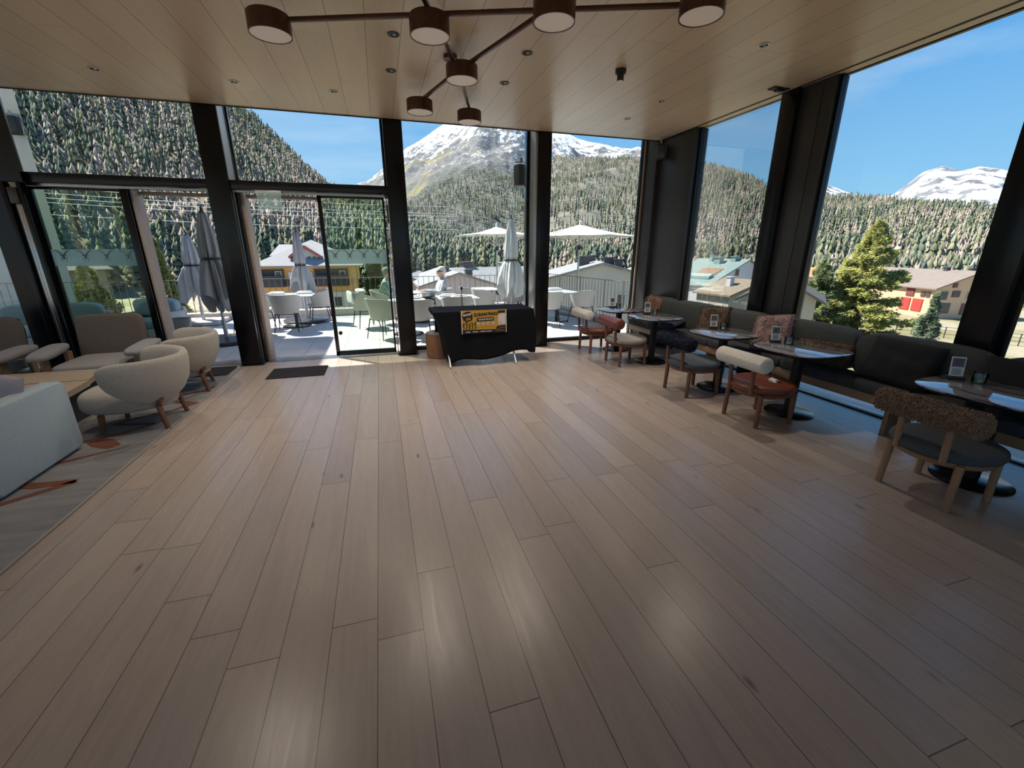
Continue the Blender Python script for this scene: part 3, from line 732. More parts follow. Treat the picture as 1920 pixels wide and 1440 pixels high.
TB = [(3.83, 6.42, 'marble bistro table in the far corner, farthest along the bench'),
      (3.90, 5.50, 'second marble bistro table from the corner, beside the grey-seat chair'),
      (3.93, 4.13, 'marble bistro table in front of the navy fur-backed chair'),
      (4.04, 3.20, 'marble bistro table in front of the white roll-back chair with cognac seat'),
      (4.12, 1.72, 'nearest marble bistro table, in front of the brown fur-backed chair')]
TS = [0.36, 0.345, 0.34, 0.37, 0.40]
for (x, y, l), a in zip(TB, TS): bistro_table(x, y, 0, l, a)

def capsule_surf(L_, r, axis='Y', c=(0, 0, 0)):
    c = Vector(c)
    def f(R_):
        tot = L_ + r  # cylinder part + ends
        a = R_.uniform(0, 2*PI)
        if R_.random() < 0.78:
            y = R_.uniform(-L_/2, L_/2); n = Vector((math.cos(a), 0, math.sin(a))); return c + Vector((n.x*r, y, n.z*r)), n
        s = R_.choice((-1, 1)); rr = r*math.sqrt(R_.random()); n = Vector((math.cos(a)*rr/r*0.8, s, math.sin(a)*rr/r*0.8)).normalized()
        return c + Vector((math.cos(a)*rr, s*(L_/2 + 0.02*(1-(rr/r)**2)), math.sin(a)*rr)), n
    return f

def roll_chair(x, y, rz, roll, seatm, legm, label, furry=None):
    t = empty('roll_back_chair', (x, y, 0), rz, label=label, cat='chair', group='roll-back chairs at the bistro tables')
    for sx in (-1, 1):
        for sy in (-1, 1):
            bm = NB(); cyl(bm, (sx*0.21, sy*0.205, 0), (sx*0.20, sy*0.20, 0.33), 0.021, 0.024, seg=18); obj('leg', bm, legm, t, 40)
    bm = NB(); lathe(bm, [(0, 0.295), (0.255, 0.295), (0.268, 0.305), (0.275, 0.335), (0, 0.335)], seg=56); obj('seat_ring', bm, MT['walnut'] if legm is MT['walnut'] else MT['oakleg'], t, 40)
    bm = NB(); lathe(bm, [(0, 0.333), (0.262, 0.333), (0.290, 0.345), (0.302, 0.372), (0.295, 0.398), (0.265, 0.415), (0.15, 0.422), (0, 0.424)], seg=64); obj('seat', bm, seatm, t, 60)
    rx, rzz, Lr, rr = -0.285, 0.645, 0.60, 0.078
    for sy in (-1, 1):
        bm = NB(); cyl(bm, (-0.262, sy*0.135, 0.33), (rx+0.005, sy*0.135, rzz-0.05), 0.021, seg=18); obj('back_post', bm, legm, t, 40)
    bm = NB(); r0 = rr if not furry else rr*0.86
    M = Matrix.Rotation(PI/2, 4, 'X')
    prof = [(0, -Lr/2)] + [(r0*(1-(1-k/6)**2.2)**0.45, -Lr/2 + 0.035*(k/6)) for k in range(1, 7)] + [(r0, Lr/2-0.035)] + [(r0*(1-(1-k/6)**2.2)**0.45, Lr/2 - 0.035*(k/6)) for k in range(6, 0, -1)] + [(0, Lr/2)]
    lathe(bm, prof, c=(rx, 0, rzz), seg=40, M=M)
    if furry: fur(bm, capsule_surf(Lr-0.05, r0*0.97, c=(rx, 0, rzz)), furry[0], furry[1], furry[2], seed=int(x*100), jit=0.9)
    obj('backrest_roll', bm, roll, t, 70)
    return t
roll_chair(3.445, 6.45, 0, MT['boucle_w'], MT['cognac'], MT['walnut'], 'far corner chair with white roll back and cognac leather seat')
roll_chair(3.47, 5.55, 0, MT['cognac'], MT['greige'], MT['walnut'], 'chair with cognac leather roll back and grey wool seat')
roll_chair(3.505, 4.10, 0, MT['fur_navy'], MT['bluegrey'], MT['walnut'], 'chair with navy fluffy roll back and blue-grey seat', (2600, 0.020, 0.006))
roll_chair(3.56, 3.16, 0, MT['boucle_w'], MT['cognac'], MT['walnut'], 'nearer chair with white roll back and cognac leather seat, papers on it')
roll_chair(3.65, 1.70, 0, MT['fur_brown'], MT['slate'], MT['oakleg'], 'nearest chair with brown fluffy roll back and slate seat', (5200, 0.026, 0.006))
# things left on the seat
t = empty('small_leaflet', (3.60, 3.06, 0.425), 0.3, label='small folded leaflet lying on the cognac seat', cat='leaflet')
bm = NB(); b2(bm, -0.05, 0.05, -0.035, 0.035, 0, 0.002); box(bm, (0.0, 0.01, 0.012), (0.095, 0.07, 0.0015), rx=0.25); obj('paper_sheet', bm, MT['paper'], t)
bm = NB(); [b2(bm, -0.035+0.0*i, 0.03-0.012*(i % 2), -0.025+0.013*i, -0.019+0.013*i, 0.0255, 0.0262) for i in range(0)]; b2(bm, -0.01, 0.03, -0.05, 0.0, 0.004, 0.008, bev=0.001); obj('dark_cover', bm, MT['navy'], t)

# card holder + tea light glass per table
def scribble_card(t, w, h, tilt):
    bm = NB()
    M = Matrix.Rotation(tilt, 4, 'X')
    tb = NB(); b2(tb, -w/2, w/2, -0.002, 0.002, 0.0, h); bmesh.ops.transform(tb, matrix=M, verts=tb.verts); join(bm, tb)
    card = obj('menu_card', bm, MT['paper'], t); card.location = (0, 0, 0.022)
    bm = NB(); tb = NB(); r = random.Random(5)
    b2(tb, -w*0.42, w*0.42, -0.004, -0.0022, h*0.48, h*0.93, mi=0)
    for i in range(6): b2(tb, -w*0.36, w*r.uniform(0.0, 0.36), -0.004, -0.0022, h*(0.10+0.055*i), h*(0.125+0.055*i))
    bmesh.ops.transform(tb, matrix=M, verts=tb.verts); join(bm, tb)
    obj('printed_picture', bm, mat('print_ink', (0.05, 0.048, 0.06), rough=0.5, col2=(0.16, 0.15, 0.18), vscale=14), card)
INKS = None
def table_set(x, y, z, rz, lc, lg, dx=0.10, dy=-0.06):
    t = empty('card_holder', (x, y, z), rz, label=lc, cat='card holder', group='card holders on the bistro tables')
    bm = NB(); box(bm, (0, 0.0, 0.012), (0.10, 0.06, 0.024), bev=0.003); obj('holder_block', bm, MT['blackm'], t, 30)
    scribble_card(t, 0.085, 0.15, math.radians(-10))
    g = empty('tea_light_glass', (x+dx, y+dy, z), label=lg, cat='candle glass', group='tea light glasses on the bistro tables')
    bm = NB(); seg = 40
    prof = [(0.0, 0.004), (0.036, 0.004), (0.038, 0.012), (0.042, 0.078), (0.045, 0.078), (0.042, 0.010), (0.040, 0.0), (0.0, 0.0)]
    lathe(bm, prof, seg=seg)
    for v in bm.verts:
        rr = math.hypot(v.co.x, v.co.y)
        if rr > 0.039 and 0.008 < v.co.z < 0.075: pass
    for i in range(20):
        a = 2*PI*i/20; box(bm, (0.0425*math.cos(a), 0.0425*math.sin(a), 0.042), (0.003, 0.004, 0.055), rz=a)
    obj('glass_cup', bm, TGL, g, 50)
    bm = NB(); lathe(bm, [(0, 0.022), (0.018, 0.022), (0.019, 0.02), (0.019, 0.005), (0, 0.005)], seg=20); obj('tea_light', bm, MT['paper'], g, 40)
TGL = glass_mat('tumbler_glass', (0.80, 0.86, 0.86), 1.6)
CH = ['far corner table', 'second table from the corner', 'table of the navy fur chair', 'table of the nearer white-roll chair', 'nearest table at the right']
for i, (x, y) in enumerate(((3.80, 6.60), (3.95, 5.78), (4.00, 4.40), (4.02, 3.50), (4.18, 2.02))):
    table_set(x, y, 0.70, math.radians([-12, -15, -25, -28, -40][i]), 'black card holder with printed menu card on the ' + CH[i], 'ribbed tea light glass on the ' + CH[i], *[(0.08, -0.06), (0.08, -0.08), (0.05, -0.11), (0.04, -0.13), (0.04, -0.12)][i])

# scatter cushions on the bench
def pillow(x, y, z, w, h, d, rz, tilt, roll, m, label, furry=None, name='scatter_cushion'):
    """w along the bench, h height, d thickness; leaning back on the window"""
    bm = NB()
    nu, nv = 22, 22; top, bot = [], []
    def prof(u, v): return (max(0.0, (1-abs(u)**2.6))*max(0.0, (1-abs(v)**2.6)))**0.42
    for s, G in ((1, top), (-1, bot)):
        for j in range(nv+1):
            row = []
            for i in range(nu+1):
                u = -1 + 2*i/nu; v = -1 + 2*j/nv
                pin = 1 - 0.07*(1-abs(u)**2)*(abs(v)**3); pin2 = 1 - 0.07*(1-abs(v)**2)*(abs(u)**3)
                th = prof(u, v)*d/2 + 0.004
                p = Vector((s*th*(1+0.25*mn.noise(Vector((u*2, v*2, s*3+x)))), u*w/2*pin, v*h/2*pin2))
                row.append(bm.verts.new(p))
            G.append(row)
    for G in (top, bot):
        for j in range(nv):
            for i in range(nu): bm.faces.new((G[j][i], G[j][i+1], G[j+1][i+1], G[j+1][i]))
    def edge(a, b): 
        for i in range(len(a)-1): bm.faces.new((a[i], a[i+1], b[i+1], b[i]))
    edge(top[0], bot[0]); edge(top[-1], bot[-1]); edge([r[0] for r in top], [r[0] for r in bot]); edge([r[-1] for r in top], [r[-1] for r in bot])
    if furry:
        def surf(r):
            u, v = r.uniform(-1, 1), r.uniform(-1, 1); s = r.choice((-1, -1, 1))
            if r.random() < 0.25: u = math.copysign(1-r.random()*0.05, u)
            elif r.random() < 0.3: v = math.copysign(1-r.random()*0.05, v)
            return Vector((s*(prof(u, v)*d/2+0.003), u*w/2*0.97, v*h/2*0.97)), Vector((s*1.0, u*abs(u)**3, v*abs(v)**3)).normalized()
        fur(bm, surf, furry[0], furry[1], furry[2], seed=int(y*50), jit=0.9)
    o = obj(name, bm, m, smooth=60)
    o.rotation_euler = (roll, tilt, rz); o.location = (x, y, z)
    return tag(o, label, 'cushion', 'scatter cushions on the bench')
pillow(4.50, 6.42, 0.69, 0.42, 0.40, 0.13, 0, math.radians(14), 0.10, MT['fur_rust'], 'rust fur cushion in the far corner of the bench', (3000, 0.014, 0.004))
pillow(4.36, 5.85, 0.545, 0.62, 0.34, 0.12, 0.05, math.radians(72), 0, MT['navy'], 'flat navy blue cushion lying on the bench behind the second table')
pillow(4.44, 4.92, 0.68, 0.50, 0.44, 0.14, 0.08, math.radians(20), -0.10, MT['fur_dark'], 'dark brown fur cushion leaning on the bench behind the navy fur chair', (3000, 0.014, 0.004))
pillow(4.42, 3.92, 0.71, 0.46, 0.42, 0.15, 0.02, math.radians(20), -0.20, MT['fur_pink'], 'pink-brown speckled fluffy cushion leaning beside the wall column', (4200, 0.016, 0.0045))
pillow(4.47, 3.30, 0.60, 0.62, 0.26, 0.13, 0, math.radians(22), -0.06, MT['fur_dark'], 'low long brown fur cushion behind the table of the white-roll chair', (2600, 0.013, 0.004))
pillow(4.43, 2.55, 0.67, 0.56, 0.42, 0.15, 0, math.radians(20), 0.03, MT['blackcloth'], 'large black cushion on the bench between the two nearest tables')
pillow(4.43, 1.72, 0.67, 0.56, 0.42, 0.15, 0, math.radians(20), 0.0, MT['blackcloth'], 'black cushion on the bench behind the nearest table')

# ------------------------------------------------------------------ lounge group at the left
def shell_chair(x, y, rz, label):
    """opening towards local +X"""
    t = empty('shell_armchair', (x, y, 0), rz, label=label, cat='armchair', group='sand boucle shell armchairs')
    for sx, sy in ((-0.235, -0.235), (-0.235, 0.235)):
        bm = NB(); tube(bm, [(sx*1.12, sy*1.05, 0), (sx*1.03, sy*1.02, 0.12), (sx*0.96, sy*0.97, 0.24), (sx*1.02, sy*0.97, 0.285), (sx*1.10, sy*0.96, 0.33)], [0.019, 0.023, 0.027, 0.031, 0.026], 14); obj('leg', bm, MT['walnut'], t, 60)
    for sx, sy in ((0.245, -0.22), (0.245, 0.22)):
        bm = NB(); cyl(bm, (sx*1.02, sy*1.02, 0), (sx*0.97, sy*0.97, 0.19), 0.020, 0.027, seg=14); obj('leg', bm, MT['walnut'], t, 40)
    # seat
    bm = NB(); cushion(bm, (0.11, 0, 0.295), (0.66, 0.54, 0.27), 0.7, 0.75, nu=48, nv=20)
    for v in bm.verts:
        for bx, by in ((0.14, 0.0),):
            d = math.hypot(v.co.x-bx, v.co.y-by)
            if v.co.z > 0.29: v.co.z -= 0.045*math.exp(-(d/0.07)**2)
    obj('seat', bm, MT['sand'], t, 80)
    bm = NB(); lathe(bm, [(0, 0.0), (0.012, 0.0), (0.010, 0.006), (0, 0.008)], c=(0.14, 0, 0.384), seg=14); obj('seat_button', bm, MT['taupe'], t, 60)
    # wrap-around back: thick curved shell, closed loft
    bm = NB(); n = 56; K = 20; rings = []
    for i in range(n+1):
        q = -1 + 2*i/n
        a = PI + q*math.radians(104)
        end = max(0.0, 1-abs(q)**12)**0.5                   # rounded only close to the two tips
        top = 0.705 + 0.012*abs(q)**2; bot = 0.17 + 0.27*abs(q)**1.7
        hh = (top-bot)/2*max(0.05, end); zc = (top+bot)/2 + 0.0
        th = (0.055 + 0.010*abs(q))*max(0.10, end)
        ring = []
        for k in range(K):
            u = 2*PI*k/K
            dz = hh*sq(math.sin(u), 0.75); dr = th*sq(math.cos(u), 0.75)
            zz = zc+dz
            r = 0.325 + 0.085*min(1.2, (zz-0.2)/0.45) + dr
            if zz < 0.42: r -= 0.16*((0.42-zz)/0.23)**1.6
            ring.append(bm.verts.new((r*math.cos(a)*0.98, r*math.sin(a)*1.04, zz)))
        rings.append(ring)
    for i in range(n):
        A, B = rings[i], rings[i+1]
        for k in range(K): bm.faces.new((A[k], A[(k+1) % K], B[(k+1) % K], B[k]))
    bm.faces.new(rings[0][::-1]); bm.faces.new(rings[-1])
    obj('wrap_back', bm, MT['sand'], t, 80)
    bm = NB(); cushion(bm, (-0.05, 0, 0.25), (0.50, 0.50, 0.14), 0.8, 0.9, nu=40, nv=14); obj('underside', bm, MT['sand'], t, 80)
    return t
shell_chair(-2.36, 4.80, math.radians(180+2), 'nearer sand boucle shell armchair with walnut legs on the rug edge')
shell_chair(-2.43, 5.93, math.radians(180+12), 'farther sand boucle shell armchair by the left glass door')

def lounge_chair(x, y, rz, label):
    """faces local -Y"""
    t = empty('lounge_chair', (x, y, 0), rz, label=label, cat='armchair', group='taupe lounge chairs by the facade')
    M = Matrix.Rotation(math.radians(-9), 4, 'X')
    bm = NB(); cushion(bm, (0, 0.33, 0.60), (0.66, 0.13, 0.62), 0.28, 0.22, nu=56, nv=22, M=M); obj('backrest', bm, MT['taupe'], t, 70)
    bm = NB(); tube(bm, [(sx*0.322, 0.40+0.09*zz, 0.60+0.30*zz2) for sx, zz, zz2 in ((-1, -0.5, -0.6), (-1, 0.3, 0.5), (-0.9, 0.5, 0.90), (-0.6, 0.52, 0.985), (0, 0.52, 1.0), (0.6, 0.52, 0.985), (0.9, 0.5, 0.90), (1, 0.3, 0.5), (1, -0.5, -0.6))], 0.006, 6); obj('piping', bm, MT['plum'], t, 60)
    bm = NB(); cushion(bm, (0, -0.03, 0.375), (0.68, 0.74, 0.15), 0.4, 0.3, nu=48, nv=16); obj('seat', bm, MT['greywool'], t, 70)
    for s in (-1, 1):
        bm = NB(); cushion(bm, (s*0.435, -0.08, 0.555), (0.21, 0.62, 0.10), 0.7, 0.6, nu=40, nv=14, M=Matrix.Rotation(s*-0.06, 4, 'Z') @ Matrix.Rotation(math.radians(4), 4, 'X')); obj('armrest', bm, MT['greywool'], t, 80)
        for yy, top in ((-0.24, 0.52), (0.20, 0.50)):
            bm = NB(); slab(bm, [(s*0.40, yy-0.035, 0), (s*0.40, yy+0.035, 0), (s*0.40, yy+0.06, top), (s*0.40, yy-0.05, top)], (s*0.035, 0, 0)); obj('leg', bm, MT['oakleg'], t)
    bm = NB(); b2(bm, -0.40, 0.40, 0.20, 0.25, 0.20, 0.27, bev=0.005); b2(bm, -0.40, 0.40, -0.28, -0.23, 0.20, 0.27, bev=0.005); obj('frame', bm, MT['oakleg'], t, 30)
    return t
lounge_chair(-3.22, 6.05, 0.06, 'taupe high-back lounge chair with grey armrest pads, beside the left door')
lounge_chair(-4.42, 6.02, 0.04, 'taupe lounge chair with grey armrest pads cut by the left edge of the view')

# coffee table: two thick oak boards on dark block feet
t = empty('coffee_table', (-3.9, 5.15, 0), label='low oak two-plank coffee table on dark block feet', cat='coffee table')
for y0, y1, x1 in ((4.66, 5.138, -2.86), (5.162, 5.64, -2.98)):
    bm = NB(); x = [-5.0+3.9, x1+3.9]
    slab(bm, [(x[0], y0-5.15, 0.345), (x[1]+ (0.0 if y0 < 5 else 0.05), y0-5.15, 0.345), (x[1]-0.05+(0.0 if y0 < 5 else 0), y1-5.15, 0.345), (x[0], y1-5.15, 0.345)], (0, 0, 0.055)); obj('table_board', bm, MT['coffee'], t)
for x0, x1 in ((-3.62, -3.02), (-4.85, -4.25)):
    bm = NB(); b2(bm, x0+3.9, x1+3.9, -0.36, 0.36, 0, 0.345, bev=0.012); obj('block_foot', bm, mat('dark_foot', (0.035, 0.038, 0.042), rough=0.6), t, 40)
# sofa at the front left: end panel towards us
t = empty('sofa', (-3.6, 3.85, 0), label='pale blue felt sofa at the lower left edge, in front of the coffee table', cat='sofa')
def rounded_panel(bm, x0, x1, y0, y1, z0, z1, r, k=8):
    pts = []
    for cy, cz, a0 in ((y1-r, z1-r, 0), (y0+r, z1-r, PI/2), (y0+r*0.5, z0+r*0.5, PI), (y1-r*0.9, z0+r*0.9, 1.5*PI)):
        rr = r if a0 < PI else (r*0.5 if a0 == PI else r*0.9)
        for i in range(k+1):
            a = a0 + PI/2*i/k; pts.append((cy+rr*math.cos(a), cz+rr*math.sin(a)))
    rows = []
    for x, ins in ((x0, 0.02), (x0+0.02, 0.0), (x1-0.02, 0.0), (x1-0.006, 0.008), (x1, 0.025)):
        cy, cz = (y0+y1)/2, (z0+z1)/2
        rows.append([bm.verts.new((x, y + (cy-y)*ins*2, z + (cz-z)*ins*2)) for y, z in pts])
    n = len(pts)
    for A, B in zip(rows[:-1], rows[1:]):
        for i in range(n): bm.faces.new((A[i], A[(i+1) % n], B[(i+1) % n], B[i]))
    bm.faces.new(rows[0][::-1]); bm.faces.new(rows[-1])
bm = NB(); rounded_panel(bm, 0.86, 1.0, -0.46, 0.455, 0.03, 0.625, 0.075); obj('arm_panel', bm, MT['sofa'], t, 60)
bm = NB(); rounded_panel(bm, -1.0, -0.86, -0.46, 0.455, 0.03, 0.625, 0.075); obj('arm_panel', bm, MT['sofa'], t, 60)
bm = NB(); box(bm, (0, -0.36, 0.36), (1.75, 0.18, 0.62), bev=0.05, seg=4); obj('back_panel', bm, MT['sofa'], t, 50)
bm = NB(); box(bm, (0, 0.06, 0.17), (1.72, 0.74, 0.24), bev=0.03, seg=3); obj('sofa_base', bm, MT['sofa'], t, 50)
for s in (-1, 1):
    bm = NB(); cushion(bm, (s*0.43, 0.09, 0.365), (0.84, 0.72, 0.17), 0.35, 0.25, nu=48, nv=16); obj('seat_cushion', bm, MT['sofa'], t, 70)
for sx in (-0.9, 0.9):
    for sy in (-0.4, 0.38):
        bm = NB(); cyl(bm, (sx, sy, 0.012), (sx, sy, 0.05), 0.025, seg=14); obj('foot', bm, MT['blackm'], t, 40)
o = pillow(-2.88, 4.02, 0.585, 0.42, 0.36, 0.12, math.radians(70), 0.30, 0.12, mat('lilac_grey_cloth', (0.33, 0.31, 0.36), rough=0.9, bump=0.3), 'lilac-grey cushion peeking over the arm of the pale blue sofa')
o['group'] = 'sofa cushions'

# ------------------------------------------------------------------ DJ table with black cloth and banner; drum stool
def dj_table():
    X0, X1, Y0, Y1, H = 0.72, 2.16, 6.08, 6.72, 0.80
    t = empty('folding_table', ((X0+X1)/2, (Y0+Y1)/2, 0), label='folding table with crossed metal legs under a black cloth', cat='table')
    ox, oy = (X0+X1)/2, (Y0+Y1)/2
    bm = NB(); b2(bm, X0-ox, X1-ox, Y0-oy, Y1-oy, H-0.04, H, bev=0.006); obj('tabletop', bm, MT['white'], t, 30)
    for xx in (X0+0.14, X1-0.30):
        for a, b in (((Y0-0.10), (Y1-0.08)), ((Y1-0.02), (Y0+0.08))):
            bm = NB(); cyl(bm, (xx-ox, a-oy, 0.008), (xx-ox, b-oy, H-0.04), 0.014, seg=10); obj('leg', bm, MT['steel'], t, 40)
    # cloth: top + wavy skirt on four sides
    cx, cy = (X0+X1)/2, (Y0+Y1)/2
    n = 160; ring0 = []
    per = []
    def rr(u, x0, x1, y0, y1):   # perimeter walk
        w, h = x1-x0, y1-y0; L_ = 2*(w+h); d = u*L_
        if d < w: return (x0+d, y0)
        d -= w
        if d < h: return (x1, y0+d)
        d -= h
        if d < w: return (x1-d, y1)
        d -= w
        return (x0, y1-d)
    bm = NB(); g = 0.006; rows = []
    K = 18
    for k in range(K+1):
        f = k/K; row = []
        for i in range(n):
            u = i/n; x, y = rr(u, X0-g, X1+g, Y0-g, Y1+g)
            xb, yb = x, y
            front = (abs(y-(Y0-g)) < 1e-6)
            nx = -1 if x <= X0 else (1 if x >= X1 else 0); ny = -1 if y <= Y0 else (1 if y >= Y1 else 0)
            s = (x-X0)/(X1-X0)
            hem = 0.05 + 0.11*min(1, max(0, s*1.3)) + 0.03*math.sin(s*9.0) - (0.03 if s > 0.93 else 0)
            if ny == 1: hem = 0.25
            z = H+0.004 - (H+0.004-hem)*f
            wav = 0.010*math.sin(u*2*PI*11 + 1.0)*f*f + 0.018*math.sin(u*2*PI*4+0.6)*f*f
            if nx == -1: x += 0.0 - 0.10*math.exp(-((f-0.05)/0.12)**2)*0.6 + 0.16*f + wav    # left side pulls in towards the hem
            if nx == 1: x += 0.03*math.sin(f*PI) + wav*0.6 + 0.02*f
            if ny == -1:
                y += -0.04*f + wav
                x += (0.16*f - 0.06*math.exp(-((f-0.05)/0.12)**2))*max(0, 1-s*4) if nx == 0 else 0
            if ny == 1: y += 0.03*f
            row.append(bm.verts.new((x-cx, y-cy, z)))
        rows.append(row)
    for A, B in zip(rows[:-1], rows[1:]):
        for i in range(n): bm.faces.new((A[i], A[(i+1) % n], B[(i+1) % n], B[i]))
    bm.faces.new(rows[0])
    o = obj('tablecloth', bm, MT['cloth'], loc=(cx, cy, 0), smooth=45)
    so = o.modifiers.new('thickness', 'SOLIDIFY'); so.thickness = 0.004; so.offset = 1
    tag(o, 'black cloth with wavy hem draped over the folding table', 'tablecloth')
    # banner
    bx, bz, W, Hh = 1.385, 0.655, 0.675, 0.335
    b = empty('banner', (bx, Y0-0.052, bz), label='yellow and black DJ party banner fixed to the black tablecloth', cat='banner')
    b.rotation_euler = (math.radians(-2.5), 0, 0)
    ye = mat('banner_yellow', (0.50, 0.27, 0.025), rough=0.55); bk = mat('banner_black', (0.012, 0.010, 0.010), rough=0.6); wh = mat('banner_white', (0.62, 0.58, 0.56), rough=0.6); orr = mat('banner_orange', (0.42, 0.16, 0.03), rough=0.6)
    bm = NB(); b2(bm, -W/2, W/2, -0.002, 0.0, -Hh/2, Hh/2); obj('banner_sheet', bm, ye, b)
    def plate(name, pts, m, y=-0.0035, lab=None):
        bm = NB(); slab(bm, [(x*W/2, y, z*Hh/2) for x, z in pts], (0, 0.001, 0)); o = obj(name, bm, m, b)
        if lab: o['label'] = lab
        return o
    plate('edge_strip', [(-1.0, -1), (-0.965, -1), (-0.965, 1), (-1.0, 1)], wh); plate('edge_strip', [(0.965, -1), (1.0, -1), (1.0, 1), (0.965, 1)], wh)
    plate('footer_strip', [(-0.965, -1), (0.965, -1), (0.965, -0.70), (-0.965, -0.66)], bk)
    plate('corner_blot', [(0.52, -0.66), (0.97, -0.70), (0.97, -0.36), (0.62, -0.40), (0.54, -0.5)], bk)
    r = random.Random(4)
    plate('logo_blot', [(-0.72+0.23*math.cos(a)*(1+0.10*r.uniform(-1, 1)), 0.48+0.46*math.sin(a)*(1+0.12*r.uniform(-1, 1))) for a in [2*PI*i/18 for i in range(18)]], bk)
    plate('slogan_plate', [(-0.32, 0.34), (0.42, 0.38), (0.44, 0.10), (0.40, 0.06), (-0.30, 0.02), (-0.33, 0.10)], bk)
    plate('tag_plate', [(0.62, 0.90), (0.94, 0.93), (0.94, 0.72), (0.62, 0.70)], bk)
    plate('white_card', [(0.62, 0.62), (0.94, 0.66), (0.94, -0.30), (0.62, -0.33)], wh)
    def text(s, x, z, size, m, name='lettering', rot=0.0, sx=1.0, bold=0.0):
        c = bpy.data.curves.new(name, 'FONT'); c.body = s; c.size = size; c.align_x = 'CENTER'; c.align_y = 'CENTER'; c.extrude = 0.0006; c.offset = bold; c.space_character = 0.95
        c.materials.append(m); o = bpy.data.objects.new(name, c); link(o, b)
        bpy.context.view_layer.update()
        me = bpy.data.meshes.new_from_object(o.evaluated_get(bpy.context.evaluated_depsgraph_get())); me.name = name
        bpy.data.objects.remove(o); o = bpy.data.objects.new(name, me); link(o, b)
        if not me.materials: me.materials.append(m)
        o.location = (x*W/2, -0.0055, z*Hh/2); o.rotation_euler = (PI/2, -rot, 0); o.scale = (sx, 1, 1)
        return o
    text('DJ GIANNI BIANCO', 0.10, 0.64, 0.058, bk, bold=0.0022, sx=0.76, rot=0.03)
    text('WER KENNT DEN SONG?', 0.06, 0.20, 0.030, wh, bold=0.001, sx=0.66, rot=0.03)
    text('MONTER', -0.74, 0.63, 0.040, wh, rot=0.14, bold=0.0015, sx=0.8); text('2024!', -0.69, 0.27, 0.042, ye, rot=0.14, bold=0.0015, sx=0.8)
    for i, ch in enumerate('1234'):
        x = -0.26 + 0.22*i
        bm = NB(); cyl(bm, (x*W/2, -0.0035, -0.17*Hh/2), (x*W/2, -0.0025, -0.17*Hh/2), 0.0215, seg=20); obj('disc', bm, wh, b)
        bm = NB(); r2 = random.Random(i); tube(bm, [(x*W/2+r2.uniform(-.008, .008), -0.0045, -0.17*Hh/2+0.010-0.007*k) for k in range(4)], 0.004, 5); obj('disc_symbol', bm, bk, b)
        bm = NB(); b2(bm, (x-0.09)*W/2, (x+0.09)*W/2, -0.0035, -0.0025, -0.49*Hh/2, -0.44*Hh/2); obj('caption_line', bm, orr, b)
    for i in range(5):                                    # dancing silhouettes
        x = (-0.90 + 0.125*i)*W/2; z0 = -0.66*Hh/2; hgt = 0.10 + 0.012*math.sin(i*2.1); bm = NB(); y = -0.0045
        cyl(bm, (x, y-0.0005, z0+hgt), (x, y+0.0005, z0+hgt), 0.0065, seg=10)
        tube(bm, [(x, y, z0+hgt-0.008), (x+0.002*(i % 3-1), y, z0+hgt*0.45)], [0.007, 0.006], 6)
        tube(bm, [(x, y, z0+hgt*0.48), (x-0.007, y, z0+hgt*0.24), (x-0.006-0.004*(i % 2), y, z0)], 0.0038, 5); tube(bm, [(x, y, z0+hgt*0.48), (x+0.009, y, z0+hgt*0.24), (x+0.006, y, z0)], 0.0038, 5)
        up = 1 if i % 2 else -1
        tube(bm, [(x, y, z0+hgt*0.85), (x-0.013, y, z0+hgt*(0.85+0.12*up)), (x-0.017, y, z0+hgt*(0.85+0.33*up))], 0.0028, 5); tube(bm, [(x, y, z0+hgt*0.85), (x+0.013, y, z0+hgt*(0.85-0.1*up)), (x+0.018, y, z0+hgt*(0.85+0.1*up))], 0.0028, 5)
        obj('dancer_silhouette', bm, bk, b)
    bm = NB()
    for x0, x1 in ((-0.82, -0.62), (-0.52, -0.28), (-0.18, 0.04), (0.08, 0.32)): b2(bm, x0*W/2, x1*W/2, -0.0045, -0.0035, -0.87*Hh/2, -0.81*Hh/2)
    obj('footer_caption', bm, wh, b)
    bm = NB(); b2(bm, 0.52*W/2, 0.90*W/2, -0.0045, -0.0035, -0.84*Hh/2, -0.80*Hh/2); b2(bm, 0.66*W/2, 0.92*W/2, -0.0045, -0.0035, -0.58*Hh/2, -0.54*Hh/2); obj('footer_caption', bm, orr, b)
    bm = NB(); [b2(bm, 0.66*W/2, (0.78+0.03*i)*W/2, -0.0045, -0.0035, (-0.12-0.08*i)*Hh/2, (-0.10-0.08*i)*Hh/2) for i in range(2)]; b2(bm, 0.66*W/2, 0.90*W/2, -0.0045, -0.0035, 0.79*Hh/2, 0.84*Hh/2); obj('caption_line', bm, bk, b)
dj_table()
t = empty('drum_stool', (0.83, 6.80, 0), label='cognac cylindrical drum stool with grey top beside the black-clothed table', cat='stool')
bm = NB(); lathe(bm, [(0, 0), (0.215, 0), (0.225, 0.01), (0.232, 0.2), (0.232, 0.37), (0.225, 0.385), (0.0, 0.385)], seg=48); obj('stool_body', bm, MT['leatherdrum'], t, 40)
bm = NB(); lathe(bm, [(0, 0.384), (0.222, 0.384), (0.224, 0.392), (0.20, 0.402), (0, 0.404)], seg=48); obj('stool_top', bm, MT['greywool'], t, 50)

